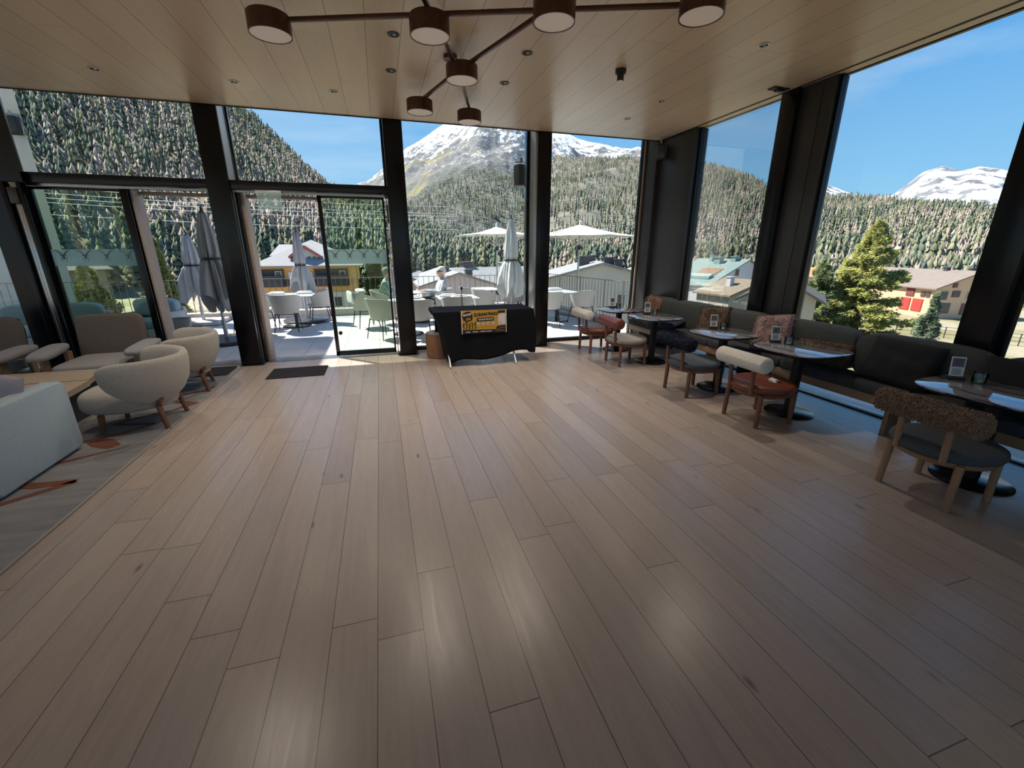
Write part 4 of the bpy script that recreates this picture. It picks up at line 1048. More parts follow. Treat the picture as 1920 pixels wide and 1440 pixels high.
# ------------------------------------------------------------------ terrace
GZ = -6.3
bm = NB(); slab(bm, [(-11, 7.45, -0.5), (5.05, 7.45, -0.5), (4.72, 12.4, -0.5), (-11, 12.4, -0.5)], (0, 0, 0.49)); o = obj('terrace_floor', bm, MT['tile']); o['kind'] = 'structure'
bm = NB(); b2(bm, -11, 4.72, 12.10, 12.40, -0.5, 0.17, bev=0.01); o = obj('terrace_kerb', bm, MT['curb']); o['kind'] = 'structure'
bm = NB(); slab(bm, [(5.05, 7.6, -0.5), (5.2, 7.6, -0.5), (4.72, 12.4, -0.5), (4.57, 12.4, -0.5)], (0, 0, 0.62)); o = obj('terrace_kerb', bm, MT['curb']); o['kind'] = 'structure'
bm = NB(); b2(bm, -11, 5.3, 7.6, 12.35, GZ, -0.52); o = obj('wall_terrace_base', bm, MT['white']); o['kind'] = 'structure'
def railing(p0, p1, zt, zb, step, label, thick=0.009, posts=4):
    p0, p1 = Vector(p0), Vector(p1); d = p1-p0; n = max(1, int(d.length/step)); ang = math.atan2(d.y, d.x)
    t = empty('railing', (p0.x, p0.y, 0), label=label, cat='railing', group='terrace railings')
    bm = NB(); m = d/2; box(bm, (m.x, m.y, zt), (d.length, 0.045, 0.014), rz=ang); obj('handrail', bm, MT['rail'], t)
    bm = NB(); box(bm, (m.x, m.y, zb+0.05), (d.length, 0.03, 0.010), rz=ang); obj('bottom_rail', bm, MT['rail'], t)
    for i in range(n+1):
        q = d*(i/n); w = 0.02 if i % 8 == 0 else 0.011
        bm = NB(); box(bm, (q.x, q.y, (zt+zb)/2), (w, 0.011 if w < 0.02 else 0.03, zt-zb), rz=ang); obj('baluster', bm, MT['rail'], t)
railing((-9.4, 12.22, 0), (-3.0, 12.22, 0), 0.96, 0.17, 0.14, 'steel bar railing on the terrace kerb, left stretch before the dark pines')
railing((-3.0, 12.22, 0), (1.4, 12.22, 0), 0.96, 0.17, 0.14, 'steel bar railing on the terrace kerb in front of the yellow house')
railing((1.4, 12.22, 0), (4.6, 12.22, 0), 0.96, 0.17, 0.14, 'steel bar railing on the terrace kerb in front of the mauve gable')
railing((4.62, 12.22, 0), (5.02, 8.35, 0), 1.0, 0.12, 0.13, 'steel bar railing on the right side of the terrace')
railing((5.02, 8.30, 0), (5.10, 7.62, 0), 1.02, 0.12, 0.12, 'short sunlit end bay of the right terrace railing')
# white building left of the terrace
bm = NB(); slab(bm, [(-7.08, 12.95, GZ), (-18, 12.95, GZ), (-18, 20, GZ), (-11.6, 20, GZ)], (0, 0, 16)); o = obj('wall_white_building', bm, MT['white']); o['kind'] = 'structure'

def parasol_closed(x, y, h, rmax, label, zbot, zt_band=0.6, m='fabricU', base='square', seed=1):
    t = empty('closed_parasol', (x, y, 0), label=label, cat='parasol', group='folded terrace parasols')
    bm = NB(); cyl(bm, (0, 0, 0.05), (0, 0, h+0.02), 0.024, seg=16); obj('pole', bm, MT['steel'], t, 40)
    bm = NB(); lathe(bm, [(0, h+0.12), (0.012, h+0.11), (0.02, h+0.03), (0.04, h+0.02), (0.045, h-0.03), (0.0, h-0.03)], seg=20); obj('finial', bm, MT['greyp'], t, 50)
    # pleated cloth: narrow top, swelling, tie band, then flaring loose corners
    r = random.Random(seed); n = 96; K = 46; rows = []; nf = 8
    zb_ = h - (h-zbot)*zt_band; ph = [r.uniform(0, 6.28) for _ in range(6)]
    for k in range(K+1):
        f = k/K; z = h - (h-zbot)*f; row = []
        fb = (h-z)/(h-zb_)
        if fb <= 1: rad = 0.045 + (rmax*0.80-0.045)*math.sin(min(1, fb*1.1)*PI/2)**0.9; 
        else: rad = rmax*0.80 + (rmax*0.52)*min(1, (fb-1)/0.45)**0.8 - rmax*0.25*max(0, (fb-1.45))
        if 0.9 < fb < 1.06: rad *= 0.90
        for i in range(n):
            a = 2*PI*i/n
            pl = abs(math.sin(a*nf/2 + 0.3*math.sin(3*f+ph[0])))
            amp = 0.30 + 0.18*math.sin(2*a+ph[1])
            low = max(0, (fb-1.0))
            rr = rad*(1 - amp*(1-pl)**1.2*(0.8 if fb < 1 else 1.3)) + 0.012*math.sin(a*16+ph[2]+f*4)
            rr += low*0.13*math.sin(a*4+ph[3])*1.0
            zz = z
            if f > 0.75:
                zz = z - (f-0.75)/0.25*(0.34*abs(math.sin(a*2+ph[4]))**2.2 - 0.17)
            row.append(bm_v(rows, (rr*math.cos(a), rr*math.sin(a), zz)))
        rows.append(row)
    bm = NB(); V = [[bm.verts.new(p) for p in row] for row in rows]
    for A, B in zip(V[:-1], V[1:]):
        for i in range(n): bm.faces.new((A[i], A[(i+1) % n], B[(i+1) % n], B[i]))
    bm.faces.new(V[0])
    o = obj('canopy_cloth', bm, MT[m], t, 60); so = o.modifiers.new('thickness', 'SOLIDIFY'); so.thickness = 0.004
    bm = NB(); lathe(bm, [(rmax*0.74, zb_-0.018), (rmax*0.79, zb_-0.018), (rmax*0.79, zb_+0.018), (rmax*0.74, zb_+0.018), (rmax*0.74, zb_-0.018)], seg=40); obj('tie_band', bm, MT['blackm'], t, 40)
    if base == 'square':
        bm = NB(); box(bm, (0, 0, 0.045), (0.85, 0.85, 0.09), bev=0.03); obj('base', bm, MT['curb'], t, 40)
    elif base == 'round':
        bm = NB(); lathe(bm, [(0, 0.08), (0.28, 0.075), (0.52, 0.06), (0.54, 0.04), (0.54, 0.0), (0, 0)], seg=40); obj('base', bm, MT['greyp'], t, 40)
    bm = NB(); lathe(bm, [(0.024, 0.40), (0.036, 0.40), (0.036, 0.05), (0.024, 0.05)], seg=16); obj('pole_socket', bm, MT['steel'], t, 40)
    return t
def bm_v(rows, p): return Vector(p)
parasol_closed(-2.90, 9.15, 2.28, 0.19, 'grey folded parasol on a round base, nearest, left of the open door', 0.72, 0.50, base='round', seed=3)
parasol_closed(-4.08, 11.62, 1.98, 0.20, 'grey folded parasol on a square white base behind the nearest one', 0.66, 0.50, seed=9)
parasol_closed(-1.80, 11.35, 2.05, 0.155, 'grey folded parasol in front of the yellow house', 0.78, 0.58, base='round', seed=5)
parasol_closed(2.95, 9.9, 2.32, 0.20, 'pale folded parasol behind the black-clothed table', 0.72, 0.56, m='fabricW', base='round', seed=11)
parasol_closed(0.50, 11.7, 2.1, 0.19, 'grey folded parasol half hidden behind the middle column', 0.80, 0.58, base='round', seed=15)

def parasol_open(x, y, hub, edge, half, label, rz=0.0):
    t = empty('open_parasol', (x, y, 0), rz, label=label, cat='parasol', group='open white terrace parasols')
    bm = NB(); cyl(bm, (0, 0, 0.05), (0, 0, hub), 0.025, seg=14); obj('pole', bm, MT['steel'], t, 40)
    bm = NB(); n = 8; K = 10; apex = Vector((0, 0, hub)); rows = []
    for k in range(K+1):
        f = k/K; row = []
        for i in range(64):
            a = 2*PI*i/64; sg_ = (a/(2*PI/8)) % 1.0
            rc = half/max(abs(math.cos(a)), abs(math.sin(a)))*1.0
            rc = min(rc, half*1.38)
            sag = -0.05*math.sin(PI*f)*1.0 - 0.02*f*(math.sin(sg_*PI))
            row.append(bm.verts.new((rc*f*math.cos(a), rc*f*math.sin(a), hub + (edge-hub)*f**0.92*(rc/half)**0.35 + sag*0.8)) if k else None)
        rows.append(row)
    top = bm.verts.new(apex)
    for i in range(64): bm.faces.new((top, rows[1][i], rows[1][(i+1) % 64]))
    for A, B in zip(rows[1:-1], rows[2:]):
        for i in range(64): bm.faces.new((A[i], A[(i+1) % 64], B[(i+1) % 64], B[i]))
    o = obj('canopy', bm, MT['fabricW'], t, 30); so = o.modifiers.new('thickness', 'SOLIDIFY'); so.thickness = 0.006
    for i in range(8):
        a = 2*PI*i/8; rc = min(half/max(abs(math.cos(a)), abs(math.sin(a))), half*1.38)
        bm = NB(); tube(bm, [(0, 0, hub-0.06), (rc*0.97*math.cos(a), rc*0.97*math.sin(a), edge-0.02-(0.05 if i % 2 else 0))], 0.009, 6)
        tube(bm, [(0, 0, hub-0.55), (rc*0.5*math.cos(a), rc*0.5*math.sin(a), (hub+edge)/2-0.06)], 0.008, 6); obj('rib', bm, MT['steel'], t, 40)
    bm = NB(); cyl(bm, (0, 0, hub-0.62), (0, 0, hub-0.5), 0.05, seg=14); cyl(bm, (0, 0, 0.45), (0, 0, 0.60), 0.05, seg=14); obj('hub', bm, MT['greyp'], t, 40)
    bm = NB(); lathe(bm, [(0, hub+0.10), (0.02, hub+0.08), (0.03, hub+0.0)], seg=12); obj('finial', bm, MT['fabricW'], t, 40)
    bm = NB(); box(bm, (0, 0, 0.04), (0.8, 0.8, 0.08), bev=0.02); obj('base', bm, MT['curb'], t, 40)
    return t
parasol_open(3.12, 11.85, 2.26, 2.05, 0.98, 'open white parasol behind the folded pale one, near the railing corner', 0.1)
parasol_open(4.98, 10.55, 2.28, 2.0, 1.22, 'open white parasol seen in the corner window, larger of the two', 0.2)

def terrace_table(x, y, a, label, shape='sq', z=0.70, rz=0.0, base=True):
    t = empty('terrace_table', (x, y, 0), rz, label=label, cat='table', group='terrace tables')
    bm = NB()
    if shape == 'sq': box(bm, (0, 0, z-0.009), (2*a, 2*a, 0.018), bev=0.006)
    else: cyl(bm, (0, 0, z-0.018), (0, 0, z), a, seg=48)
    obj('tabletop', bm, MT['ttop'], t, 30)
    bm = NB(); cyl(bm, (0, 0, 0.01), (0, 0, z-0.018), 0.04, seg=16); b2(bm, -a*0.5, a*0.5, -0.03, 0.03, z-0.04, z-0.018); b2(bm, -0.03, 0.03, -a*0.5, a*0.5, z-0.04, z-0.018); obj('column', bm, MT['greyp'], t, 40)
    bm = NB(); lathe(bm, [(0, 0.022), (0.05, 0.022), (0.29, 0.014), (0.30, 0.0), (0, 0)], seg=44); obj('base', bm, MT['black'], t, 40)
    return t
def napkin(x, y, z, rz, label, w=0.36):
    bm = NB(); cushion(bm, (0, 0, 0.022), (w, 0.14, 0.042), 0.5, 0.35, nu=28, nv=10, lump=0.12, seed=x); cushion(bm, (0.01, 0.01, 0.05), (w*0.8, 0.10, 0.03), 0.6, 0.5, nu=24, nv=8, lump=0.2, seed=y)
    tag(obj('folded_blanket', bm, MT['napkin'], smooth=60, loc=(x, y, z), rz=rz), label, 'blanket', 'white folded blankets on the terrace tables')

def tub_chair(x, y, rz, label, open_back=False):
    """terrace tub chair, sitter faces local +X"""
    t = empty('terrace_chair', (x, y, 0), rz, label=label, cat='chair', group='pale terrace tub chairs')
    bm = NB(); n = 36; K = 10; rows = []
    for i in range(n+1):
        q = -1+2*i/n; a = PI + q*math.radians(128)
        top = 0.78 - 0.13*max(0, abs(q)-0.35)**1.2*1.6; row_o = []; row_i = []
        for k in range(K+1):
            f = k/K; z = 0.385 + (top-0.385)*f; r = 0.225 + 0.075*f
            e = 1 + 0.05*math.cos(2*a)
            row_o.append((r*math.cos(a)*e, (r+0.01)*math.sin(a)*1.02, z)); row_i.append(((r-0.022)*math.cos(a)*e, (r-0.012)*math.sin(a)*1.02, z))
        rows.append((row_o, row_i))
    V = [([bm.verts.new(p) for p in o_] + [bm.verts.new(p) for p in i_[::-1]]) for o_, i_ in rows]
    m = len(V[0])
    for A, B in zip(V[:-1], V[1:]):
        for k in range(m): bm.faces.new((A[k], A[(k+1) % m], B[(k+1) % m], B[k]))
    bm.faces.new(V[0][::-1]); bm.faces.new(V[-1])
    obj('shell', bm, MT['tgrey'], t, 60)
    bm = NB(); cushion(bm, (0.02, 0, 0.41), (0.46, 0.44, 0.07), 0.45, 0.6, nu=36, nv=10); obj('seat', bm, MT['tgrey'], t, 60)
    for sx in (-1, 1):
        for sy in (-1, 1):
            bm = NB(); cyl(bm, (sx*0.235, sy*0.23, 0), (sx*0.17, sy*0.18, 0.39), 0.009, 0.011, seg=10); obj('leg', bm, MT['blackm'], t, 40)
    bm = NB()
    for sy in (-1, 1): tube(bm, [(-0.175, sy*0.185, 0.37), (0.175, sy*0.185, 0.37)], 0.008, 6)
    tube(bm, [(-0.175, -0.185, 0.37), (-0.175, 0.185, 0.37)], 0.008, 6); obj('seat_frame', bm, MT['blackm'], t, 40)
    return t
D = math.radians
terrace_table(-1.93, 10.65, 0.44, 'square terrace table with white blankets seen through the open right door')
napkin(-2.28, 10.78, 0.70, 0.1, 'white folded blanket at the left of the table seen through the open door'); napkin(-1.72, 10.80, 0.70, 0.05, 'white folded blanket at the right of the table seen through the open door')
tub_chair(-1.98, 9.98, D(90), 'terrace chair with its back to us at the table seen through the open door')
tub_chair(-1.46, 11.05, D(195), 'terrace chair at the right side of the table seen through the open door')
tub_chair(-2.52, 10.55, D(0), 'terrace chair at the left side of the table, half behind the door frame')
tub_chair(-2.62, 9.75, D(60), 'terrace chair mostly hidden behind the column between the doors')
# people's table
terrace_table(0.68, 10.55, 0.36, 'terrace table between the two seated people')
tub_chair(-0.40, 10.05, D(20), 'terrace chair with a white jacket over it, left of the man in the checked shirt')
tub_chair(0.02, 10.40, D(-12), 'terrace chair the man in the checked shirt sits on')
tub_chair(1.30, 10.42, D(188), 'terrace chair the white-haired person sits on')
terrace_table(0.46, 8.95, 0.37, 'round terrace table half behind the middle column', 'round'); napkin(0.60, 9.02, 0.70, -0.2, 'white folded blanket on the round table behind the middle column', 0.3)
tub_chair(0.62, 8.30, D(85), 'terrace chair with its back to us, right beside the middle column')
tub_chair(-0.03, 8.62, D(40), 'terrace chair seen edge-on between the door leaf and the middle column')
terrace_table(1.52, 9.15, 0.42, 'terrace table with white blankets behind the black-clothed table'); napkin(1.35, 9.22, 0.70, 0.05, 'white folded blanket lying farther back on the table behind the banner', 0.4); napkin(1.55, 8.95, 0.70, 0.12, 'white folded blanket on the near edge of the table behind the banner', 0.4)
tub_chair(1.42, 8.62, D(92), 'terrace chair with its back to us right behind the black-clothed table')
terrace_table(2.72, 10.95, 0.44, 'terrace table left of the pale folded parasol')
tub_chair(2.14, 10.62, D(20), 'left one of two terrace chairs side by side left of the pale parasol'); tub_chair(2.32, 10.05, D(28), 'nearer right one of two terrace chairs side by side left of the pale parasol')
tub_chair(3.22, 10.65, D(150), 'terrace chair behind the pale folded parasol'); tub_chair(3.62, 10.75, D(170), 'terrace chair at the left frame of the corner window pane')
terrace_table(4.08, 9.75, 0.46, 'terrace table in the corner window with a folded white blanket'); napkin(4.10, 10.0, 0.70, 0.1, 'white folded blanket on the table in the corner window', 0.42)
tub_chair(3.60, 9.05, D(75), 'terrace chair with its back to us beside the column in the corner window'); tub_chair(4.48, 9.20, D(118), 'large-looking terrace chair turned away at the right of the corner window table')
# binocular-like twin rods standing on the near table
t = empty('table_rods', (1.42, 8.05, 0.0), label='two thin black rods with knobs rising behind the black-clothed table', cat='rods')
for dx in (-0.012, 0.03):
    bm = NB(); cyl(bm, (dx, 0, 0.0), (dx*0.3, 0, 0.98), 0.006, seg=8); cyl(bm, (dx*0.3, 0, 0.94), (dx*0.3, 0, 0.99), 0.018, seg=10); obj('rod', bm, MT['blackm'], t, 40)
# planter and outdoor sofa
t = empty('planter_pot', (-3.62, 9.15, 0), label='grey-green conical planter pot outside the left door', cat='pot')
bm = NB(); lathe(bm, [(0, 0), (0.13, 0), (0.20, 0.46), (0.185, 0.46), (0.17, 0.40), (0, 0.40)], seg=36); obj('pot_body', bm, mat('pot_clay', (0.34, 0.36, 0.35), rough=0.6), t, 40)
def outdoor_sofa(x, y, w, rz, label, m1, m2):
    t = empty('outdoor_sofa', (x, y, 0), rz, label=label, cat='sofa', group='terrace sofas')
    bm = NB(); box(bm, (0, 0.30, 0.36), (w, 0.10, 0.48), bev=0.03); box(bm, (0, -0.05, 0.17), (w, 0.75, 0.20), bev=0.03); obj('frame', bm, mat('sofa_shell', (0.58, 0.57, 0.53), rough=0.8), t, 40)
    for s in (-1, 1):
        bm = NB(); box(bm, (s*(w/2-0.05), -0.05, 0.33), (0.10, 0.78, 0.40), bev=0.03); obj('arm', bm, mat('sofa_side', (0.52, 0.52, 0.49), rough=0.8), t, 40)
    bm = NB(); cushion(bm, (0, 0.18, 0.60), (w*0.94, 0.22, 0.34), 0.5, 0.3, nu=44, nv=14, lump=0.05); obj('back_cushion', bm, m1, t, 70)
    bm = NB(); cushion(bm, (0, -0.08, 0.34), (w*0.9, 0.66, 0.16), 0.4, 0.3, nu=40, nv=12); obj('seat_cushion', bm, m2, t, 70)
teal = mat('pale_teal_cloth', (0.36, 0.48, 0.52), rough=0.9, var=0.1); bluec = mat('steel_blue_cloth', (0.12, 0.16, 0.22), rough=0.9, var=0.1)
outdoor_sofa(-5.55, 9.3, 1.5, 0.03, 'pale outdoor sofa with teal cushions behind the left glass door', teal, teal)
outdoor_sofa(-4.25, 9.75, 0.85, -0.25, 'outdoor armchair with a rounded teal cushion behind the left glass door', teal, teal)
outdoor_sofa(-7.4, 9.6, 1.5, 0.0, 'outdoor sofa with steel blue cushions at the left edge of the view', bluec, teal)

# ------------------------------------------------------------------ two seated people
def person(x, y, rz, label, shirt, trousers, hair, lean=0.0, hat=False):
    """sits facing local +X, hip on the seat"""
    t = empty('person', (x, y, 0), rz, label=label, cat='person', group=None)
    s = 0.93
    J = {'pelvis': (0.0, 0, 0.50), 'waist': (-0.02+lean*0.2, 0, 0.64), 'chest': (-0.01+lean*0.6, 0, 0.82), 'neck': (0.0+lean, 0, 0.985), 'headb': (0.02+lean*1.1, 0, 1.06)}
    E_ = [('pelvis', 'waist'), ('waist', 'chest'), ('chest', 'neck'), ('neck', 'headb')]
    rad = {'pelvis': (0.155, 0.13), 'waist': (0.15, 0.12), 'chest': (0.175, 0.125), 'neck': (0.06, 0.06), 'headb': (0.055, 0.055)}
    for sy, n_ in ((-1, 'R'), (1, 'L')):
        J['sh'+n_] = (0.0+lean*0.9, sy*0.175, 0.92); J['el'+n_] = (0.12+lean, sy*0.24, 0.70); J['wr'+n_] = (0.36+lean*0.8, sy*0.14, 0.735); J['ha'+n_] = (0.43+lean*0.8, sy*0.12, 0.735)
        E_ += [('chest', 'sh'+n_), ('sh'+n_, 'el'+n_), ('el'+n_, 'wr'+n_), ('wr'+n_, 'ha'+n_)]
        rad.update({'sh'+n_: (0.068, 0.068), 'el'+n_: (0.048, 0.048), 'wr'+n_: (0.034, 0.034), 'ha'+n_: (0.032, 0.028)})
        J['hip'+n_] = (0.03, sy*0.10, 0.49); J['kn'+n_] = (0.42, sy*0.13, 0.49); J['an'+n_] = (0.36, sy*0.13, 0.09); J['to'+n_] = (0.50, sy*0.14, 0.04)
        E_ += [('pelvis', 'hip'+n_), ('hip'+n_, 'kn'+n_), ('kn'+n_, 'an'+n_), ('an'+n_, 'to'+n_)]
        rad.update({'hip'+n_: (0.09, 0.09), 'kn'+n_: (0.062, 0.062), 'an'+n_: (0.042, 0.042), 'to'+n_: (0.035, 0.03)})
    names = list(J)
    me = bpy.data.meshes.new('body'); me.from_pydata([J[k] for k in names], [(names.index(a), names.index(b)) for a, b in E_], [])
    me.materials.append(shirt)
    o = bpy.data.objects.new('body', me); link(o, t)
    sk = o.modifiers.new('skin', 'SKIN'); sk.use_smooth_shade = True
    if not me.skin_vertices: me.skin_vertices  # layer is created by the modifier
    for i, k in enumerate(names):
        me.skin_vertices[0].data[i].radius = rad[k]
    me.skin_vertices[0].data[names.index('pelvis')].use_root = True
    sb = o.modifiers.new('sub', 'SUBSURF'); sb.levels = 2; sb.render_levels = 2
    # trousers as clothing over hips, thighs and shins
    bm = NB(); 
    for sy in (-1, 1):
        tube(bm, [(-0.06, sy*0.07, 0.50), (0.10, sy*0.105, 0.495), (0.40, sy*0.13, 0.50), (0.455, sy*0.13, 0.44), (0.38, sy*0.13, 0.14)], [0.11, 0.105, 0.078, 0.074, 0.058], 14)
    cushion(bm, (-0.02, 0, 0.51), (0.32, 0.38, 0.20), 0.7, 0.7, nu=28, nv=12); obj('trousers', bm, trousers, t, 70)
    for sy in (-1, 1):
        bm = NB(); cushion(bm, (0.43, sy*0.135, 0.05), (0.27, 0.10, 0.095), 0.6, 0.7, nu=20, nv=10); obj('shoe', bm, MT['plum'], t, 70)
        # hand: palm, four fingers, thumb
        hx, hy, hz = 0.45+lean*0.8, sy*0.118, 0.735
        bm = NB(); cushion(bm, (hx, hy, hz), (0.10, 0.075, 0.03), 0.7, 0.7, nu=16, nv=8)
        for k in range(4):
            fy = hy + (-0.027+0.018*k); l = (0.062, 0.074, 0.078, 0.066)[k]
            tube(bm, [(hx+0.035, fy, hz), (hx+0.035+l*0.55, fy, hz+0.004), (hx+0.035+l, fy, hz-0.012)], [0.009, 0.0085, 0.007], 8)
        tube(bm, [(hx-0.015, hy-sy*0.032, hz), (hx+0.02, hy-sy*0.058, hz-0.003), (hx+0.045, hy-sy*0.062, hz-0.01)], [0.011, 0.010, 0.008], 8)
        obj('hand', bm, MT['skin'], t, 70)
    # head with face, ears, nose
    hc = Vector((0.045+lean*1.15, 0, 1.155))
    bm = NB(); cushion(bm, hc, (0.195, 0.155, 0.235), 0.95, 0.95, nu=32, nv=22)
    for v in bm.verts:
        d = v.co-hc
        if d.x > 0 and d.z < -0.02: v.co.y = hc.y + d.y*(1+d.z*2.0)
        if d.x > 0.075 and abs(d.y) < 0.02 and -0.045 < d.z < 0.015: v.co.x += 0.018
    for sy in (-1, 1): cushion(bm, hc+Vector((-0.005, sy*0.080, -0.01)), (0.035, 0.018, 0.06), 0.9, 0.9, nu=12, nv=8)
    cyl(bm, hc+Vector((-0.02, 0, -0.16)), hc+Vector((-0.01, 0, -0.06)), 0.055, 0.058, seg=18)
    obj('head', bm, MT['skin'], t, 70)
    bm = NB(); 
    for sy in (-1, 1): cushion(bm, hc+Vector((0.088, sy*0.032, 0.012)), (0.016, 0.026, 0.012), 1, 1, nu=12, nv=8)
    box(bm, hc+Vector((0.092, 0, -0.058)), (0.008, 0.045, 0.006), bev=0.002); obj('eyes_and_mouth', bm, MT['plum'], t, 60)
    bm = NB(); cushion(bm, hc+Vector((-0.022, 0, 0.028)), (0.205, 0.178, 0.215), 0.9, 0.9, nu=30, nv=20, lump=0.08, seed=x)
    kill = [v for v in bm.verts if (v.co-hc).x > 0.045 and (v.co-hc).z < 0.055]
    bmesh.ops.delete(bm, geom=kill, context='VERTS'); obj('hair', bm, hair, t, 70)
    if hat:
        bm = NB(); tube(bm, [hc+Vector((0.10*math.cos(a), 0.083*math.sin(a), 0.02+0.0*math.sin(a))) for a in [2*PI*i/24 for i in range(24)]], 0.010, 6, closed=True); obj('sunglasses_strap', bm, MT['plum'], t, 60)
    # shirt hem/collar
    bm = NB(); tube(bm, [(lean+0.062*math.cos(a), 0.068*math.sin(a), 1.0) for a in [2*PI*i/18 for i in range(18)]], 0.016, 8, closed=True); obj('collar', bm, shirt, t, 60)
    return t
def check_mat():
    m = mat('checked_shirt', (0.50, 0.60, 0.55), rough=0.9)
    nt = m.node_tree; p = nt.nodes['Principled BSDF']; ck = nt.nodes.new('ShaderNodeTexChecker'); ck.inputs['Scale'].default_value = 26; ck.inputs[1].default_value = (0.58, 0.64, 0.60, 1); ck.inputs[2].default_value = (0.17, 0.30, 0.27, 1)
    tc = nt.nodes.new('ShaderNodeTexCoord'); nt.links.new(tc.outputs['Object'], ck.inputs[0]); nt.links.new(ck.outputs[0], p.inputs['Base Color']); return m
person(0.02, 10.40, D(-12), 'grey-haired person in a checked shirt seated outside, seen through the glass door leaf', check_mat(), MT['plum'], MT['hairg'], lean=0.08)
person(1.30, 10.42, D(188), 'white-haired person in a pale jacket leaning back in a terrace chair', mat('pale_jacket', (0.66, 0.66, 0.68), rough=0.9, col2=(0.36, 0.38, 0.44), vscale=9), MT['plum'], MT['hairw'], lean=-0.10, hat=True)
# jacket over the chair
bm = NB()
for k in range(7): cushion(bm, (0.02*k-0.06, -0.20+0.065*k, 0.79+0.012*math.sin(k*2.3)), (0.20, 0.10, 0.07+0.01*(k % 3)), 0.8, 0.8, nu=16, nv=8, lump=0.35, seed=k)
cushion(bm, (-0.24, 0.0, 0.68), (0.05, 0.40, 0.26), 0.5, 0.4, nu=24, nv=10, lump=0.3)
tag(obj('draped_jacket', bm, MT['napkin'], smooth=60, loc=(-0.46, 10.03, 0.0), rz=D(20)), 'white crumpled jacket over the back of a terrace chair', 'jacket')

# ------------------------------------------------------------------ village
GZ = -6.6
def pane_set(parent, o_pt, u, n, wins, frame_m, pane_m):
    """windows on a wall plane: o_pt wall origin (x,y), u along the wall, n outward normal"""
    for (s, z, w, h, *ex) in wins:
        c = Vector((o_pt[0], o_pt[1], 0)) + Vector((u[0], u[1], 0))*s + Vector((n[0], n[1], 0))*0.04
        ang = math.atan2(u[1], u[0])
        fm = ex[0] if ex else frame_m; pm = ex[1] if len(ex) > 1 else pane_m
        bm = NB(); box(bm, (c.x, c.y, z), (w+0.16, 0.10, h+0.16), rz=ang); f = obj('window', bm, fm, parent)
        c2 = c + Vector((n[0], n[1], 0))*0.055
        bm = NB(); box(bm, (c2.x, c2.y, z), (w, 0.02, h), rz=ang); obj('pane', bm, pm, f)
WF = mat('window_frame_pale', (0.60, 0.58, 0.52), rough=0.7); WP = mat('window_pane_dark', (0.06, 0.07, 0.08), rough=0.15)
def house(label, C, u, L_, W, ze, rise, wall, roof, front=(), gable=(), oh=0.4, chim=(), gz=GZ, roof_t=0.14, cat='house', apex=0.5):
    t = empty('house', (0, 0, 0), label=label, cat=cat, group='village houses')
    u = Vector((u[0], u[1], 0)).normalized(); v = Vector((u.y, -u.x, 0)); C = Vector((C[0], C[1], 0))
    zv = Vector((0, 0, 1))
    bm = NB()
    prof = [(0, gz), (W, gz), (W, ze), (W*apex, ze+rise), (0, ze)]
    a = [C + v*x + zv*z for x, z in prof]
    slab(bm, a, u*L_)
    obj('wall', bm, wall, t)
    k = rise/(W*apex); k2 = rise/(W*(1-apex))
    for sgn in (0, 1):
        bm = NB()
        if sgn == 0: p = [(-oh, ze-oh*k+0.02), (W*apex, ze+rise+0.02)]
        else: p = [(W+oh, ze-oh*k2+0.02), (W*apex, ze+rise+0.02)]
        q = [C - u*oh + v*x + zv*z for x, z in p]; q2 = [C + u*(L_+oh) + v*x + zv*z for x, z in p]
        slab(bm, [q[0], q[1], q2[1], q2[0]], (0, 0, roof_t)); obj('roof', bm, roof, t)
    pane_set(t, (C.x, C.y), (u.x, u.y), (-v.x, -v.y), front, WF, WP)
    pane_set(t, (C.x, C.y), (v.x, v.y), (-u.x, -u.y), gable, WF, WP)
    for (s, x, w, h, m) in chim:
        zr = ze + (k*x if x < W*apex else k2*(W-x)); c = C + u*s + v*x
        bm = NB(); box(bm, (c.x, c.y, zr+h/2-0.1), (w, w, h+0.2), rz=math.atan2(u.y, u.x)); box(bm, (c.x, c.y, zr+h+0.02), (w*1.25, w*1.25, 0.08), rz=math.atan2(u.y, u.x)); obj('chimney', bm, m, t)
    return t
def batten_mat(name, c, c2, sc_=5.0):
    m = mat(name, c, rough=0.85); nt = m.node_tree; p = nt.nodes['Principled BSDF']
    tc = nt.nodes.new('ShaderNodeTexCoord'); w = nt.nodes.new('ShaderNodeTexWave'); w.inputs['Scale'].default_value = sc_; mp = nt.nodes.new('ShaderNodeMapping'); mp.inputs['Scale'].default_value = (1, 1, 0)
    nt.links.new(tc.outputs['Object'], mp.inputs[0]); nt.links.new(mp.outputs[0], w.inputs[0])
    r = nt.nodes.new('ShaderNodeValToRGB'); r.color_ramp.elements[0].color = (*c2, 1); r.color_ramp.elements[0].position = 0.15; r.color_ramp.elements[1].color = (*c, 1); r.color_ramp.elements[1].position = 0.3
    nt.links.new(w.outputs[0], r.inputs[0]); nt.links.new(r.outputs[0], p.inputs['Base Color']); return m
greyroof = mat('pale_grey_slate', (0.30, 0.30, 0.29), rough=0.85, col2=(0.21, 0.215, 0.22), vscale=3); greenroof = batten_mat('green_seamed_metal', (0.25, 0.325, 0.295), (0.18, 0.24, 0.22), 3.0)
stoneroof = mat('tan_stone_slabs', (0.34, 0.27, 0.18), rough=0.9, col2=(0.21, 0.17, 0.12), vscale=4); brownroof = mat('brown_tile_roof', (0.23, 0.185, 0.16), rough=0.85, var=0.15, vscale=1.5)
darkchim = mat('dark_metal_chimney', (0.06, 0.055, 0.06), rough=0.5); greenchim = mat('green_chimney', (0.30, 0.42, 0.40), rough=0.7)
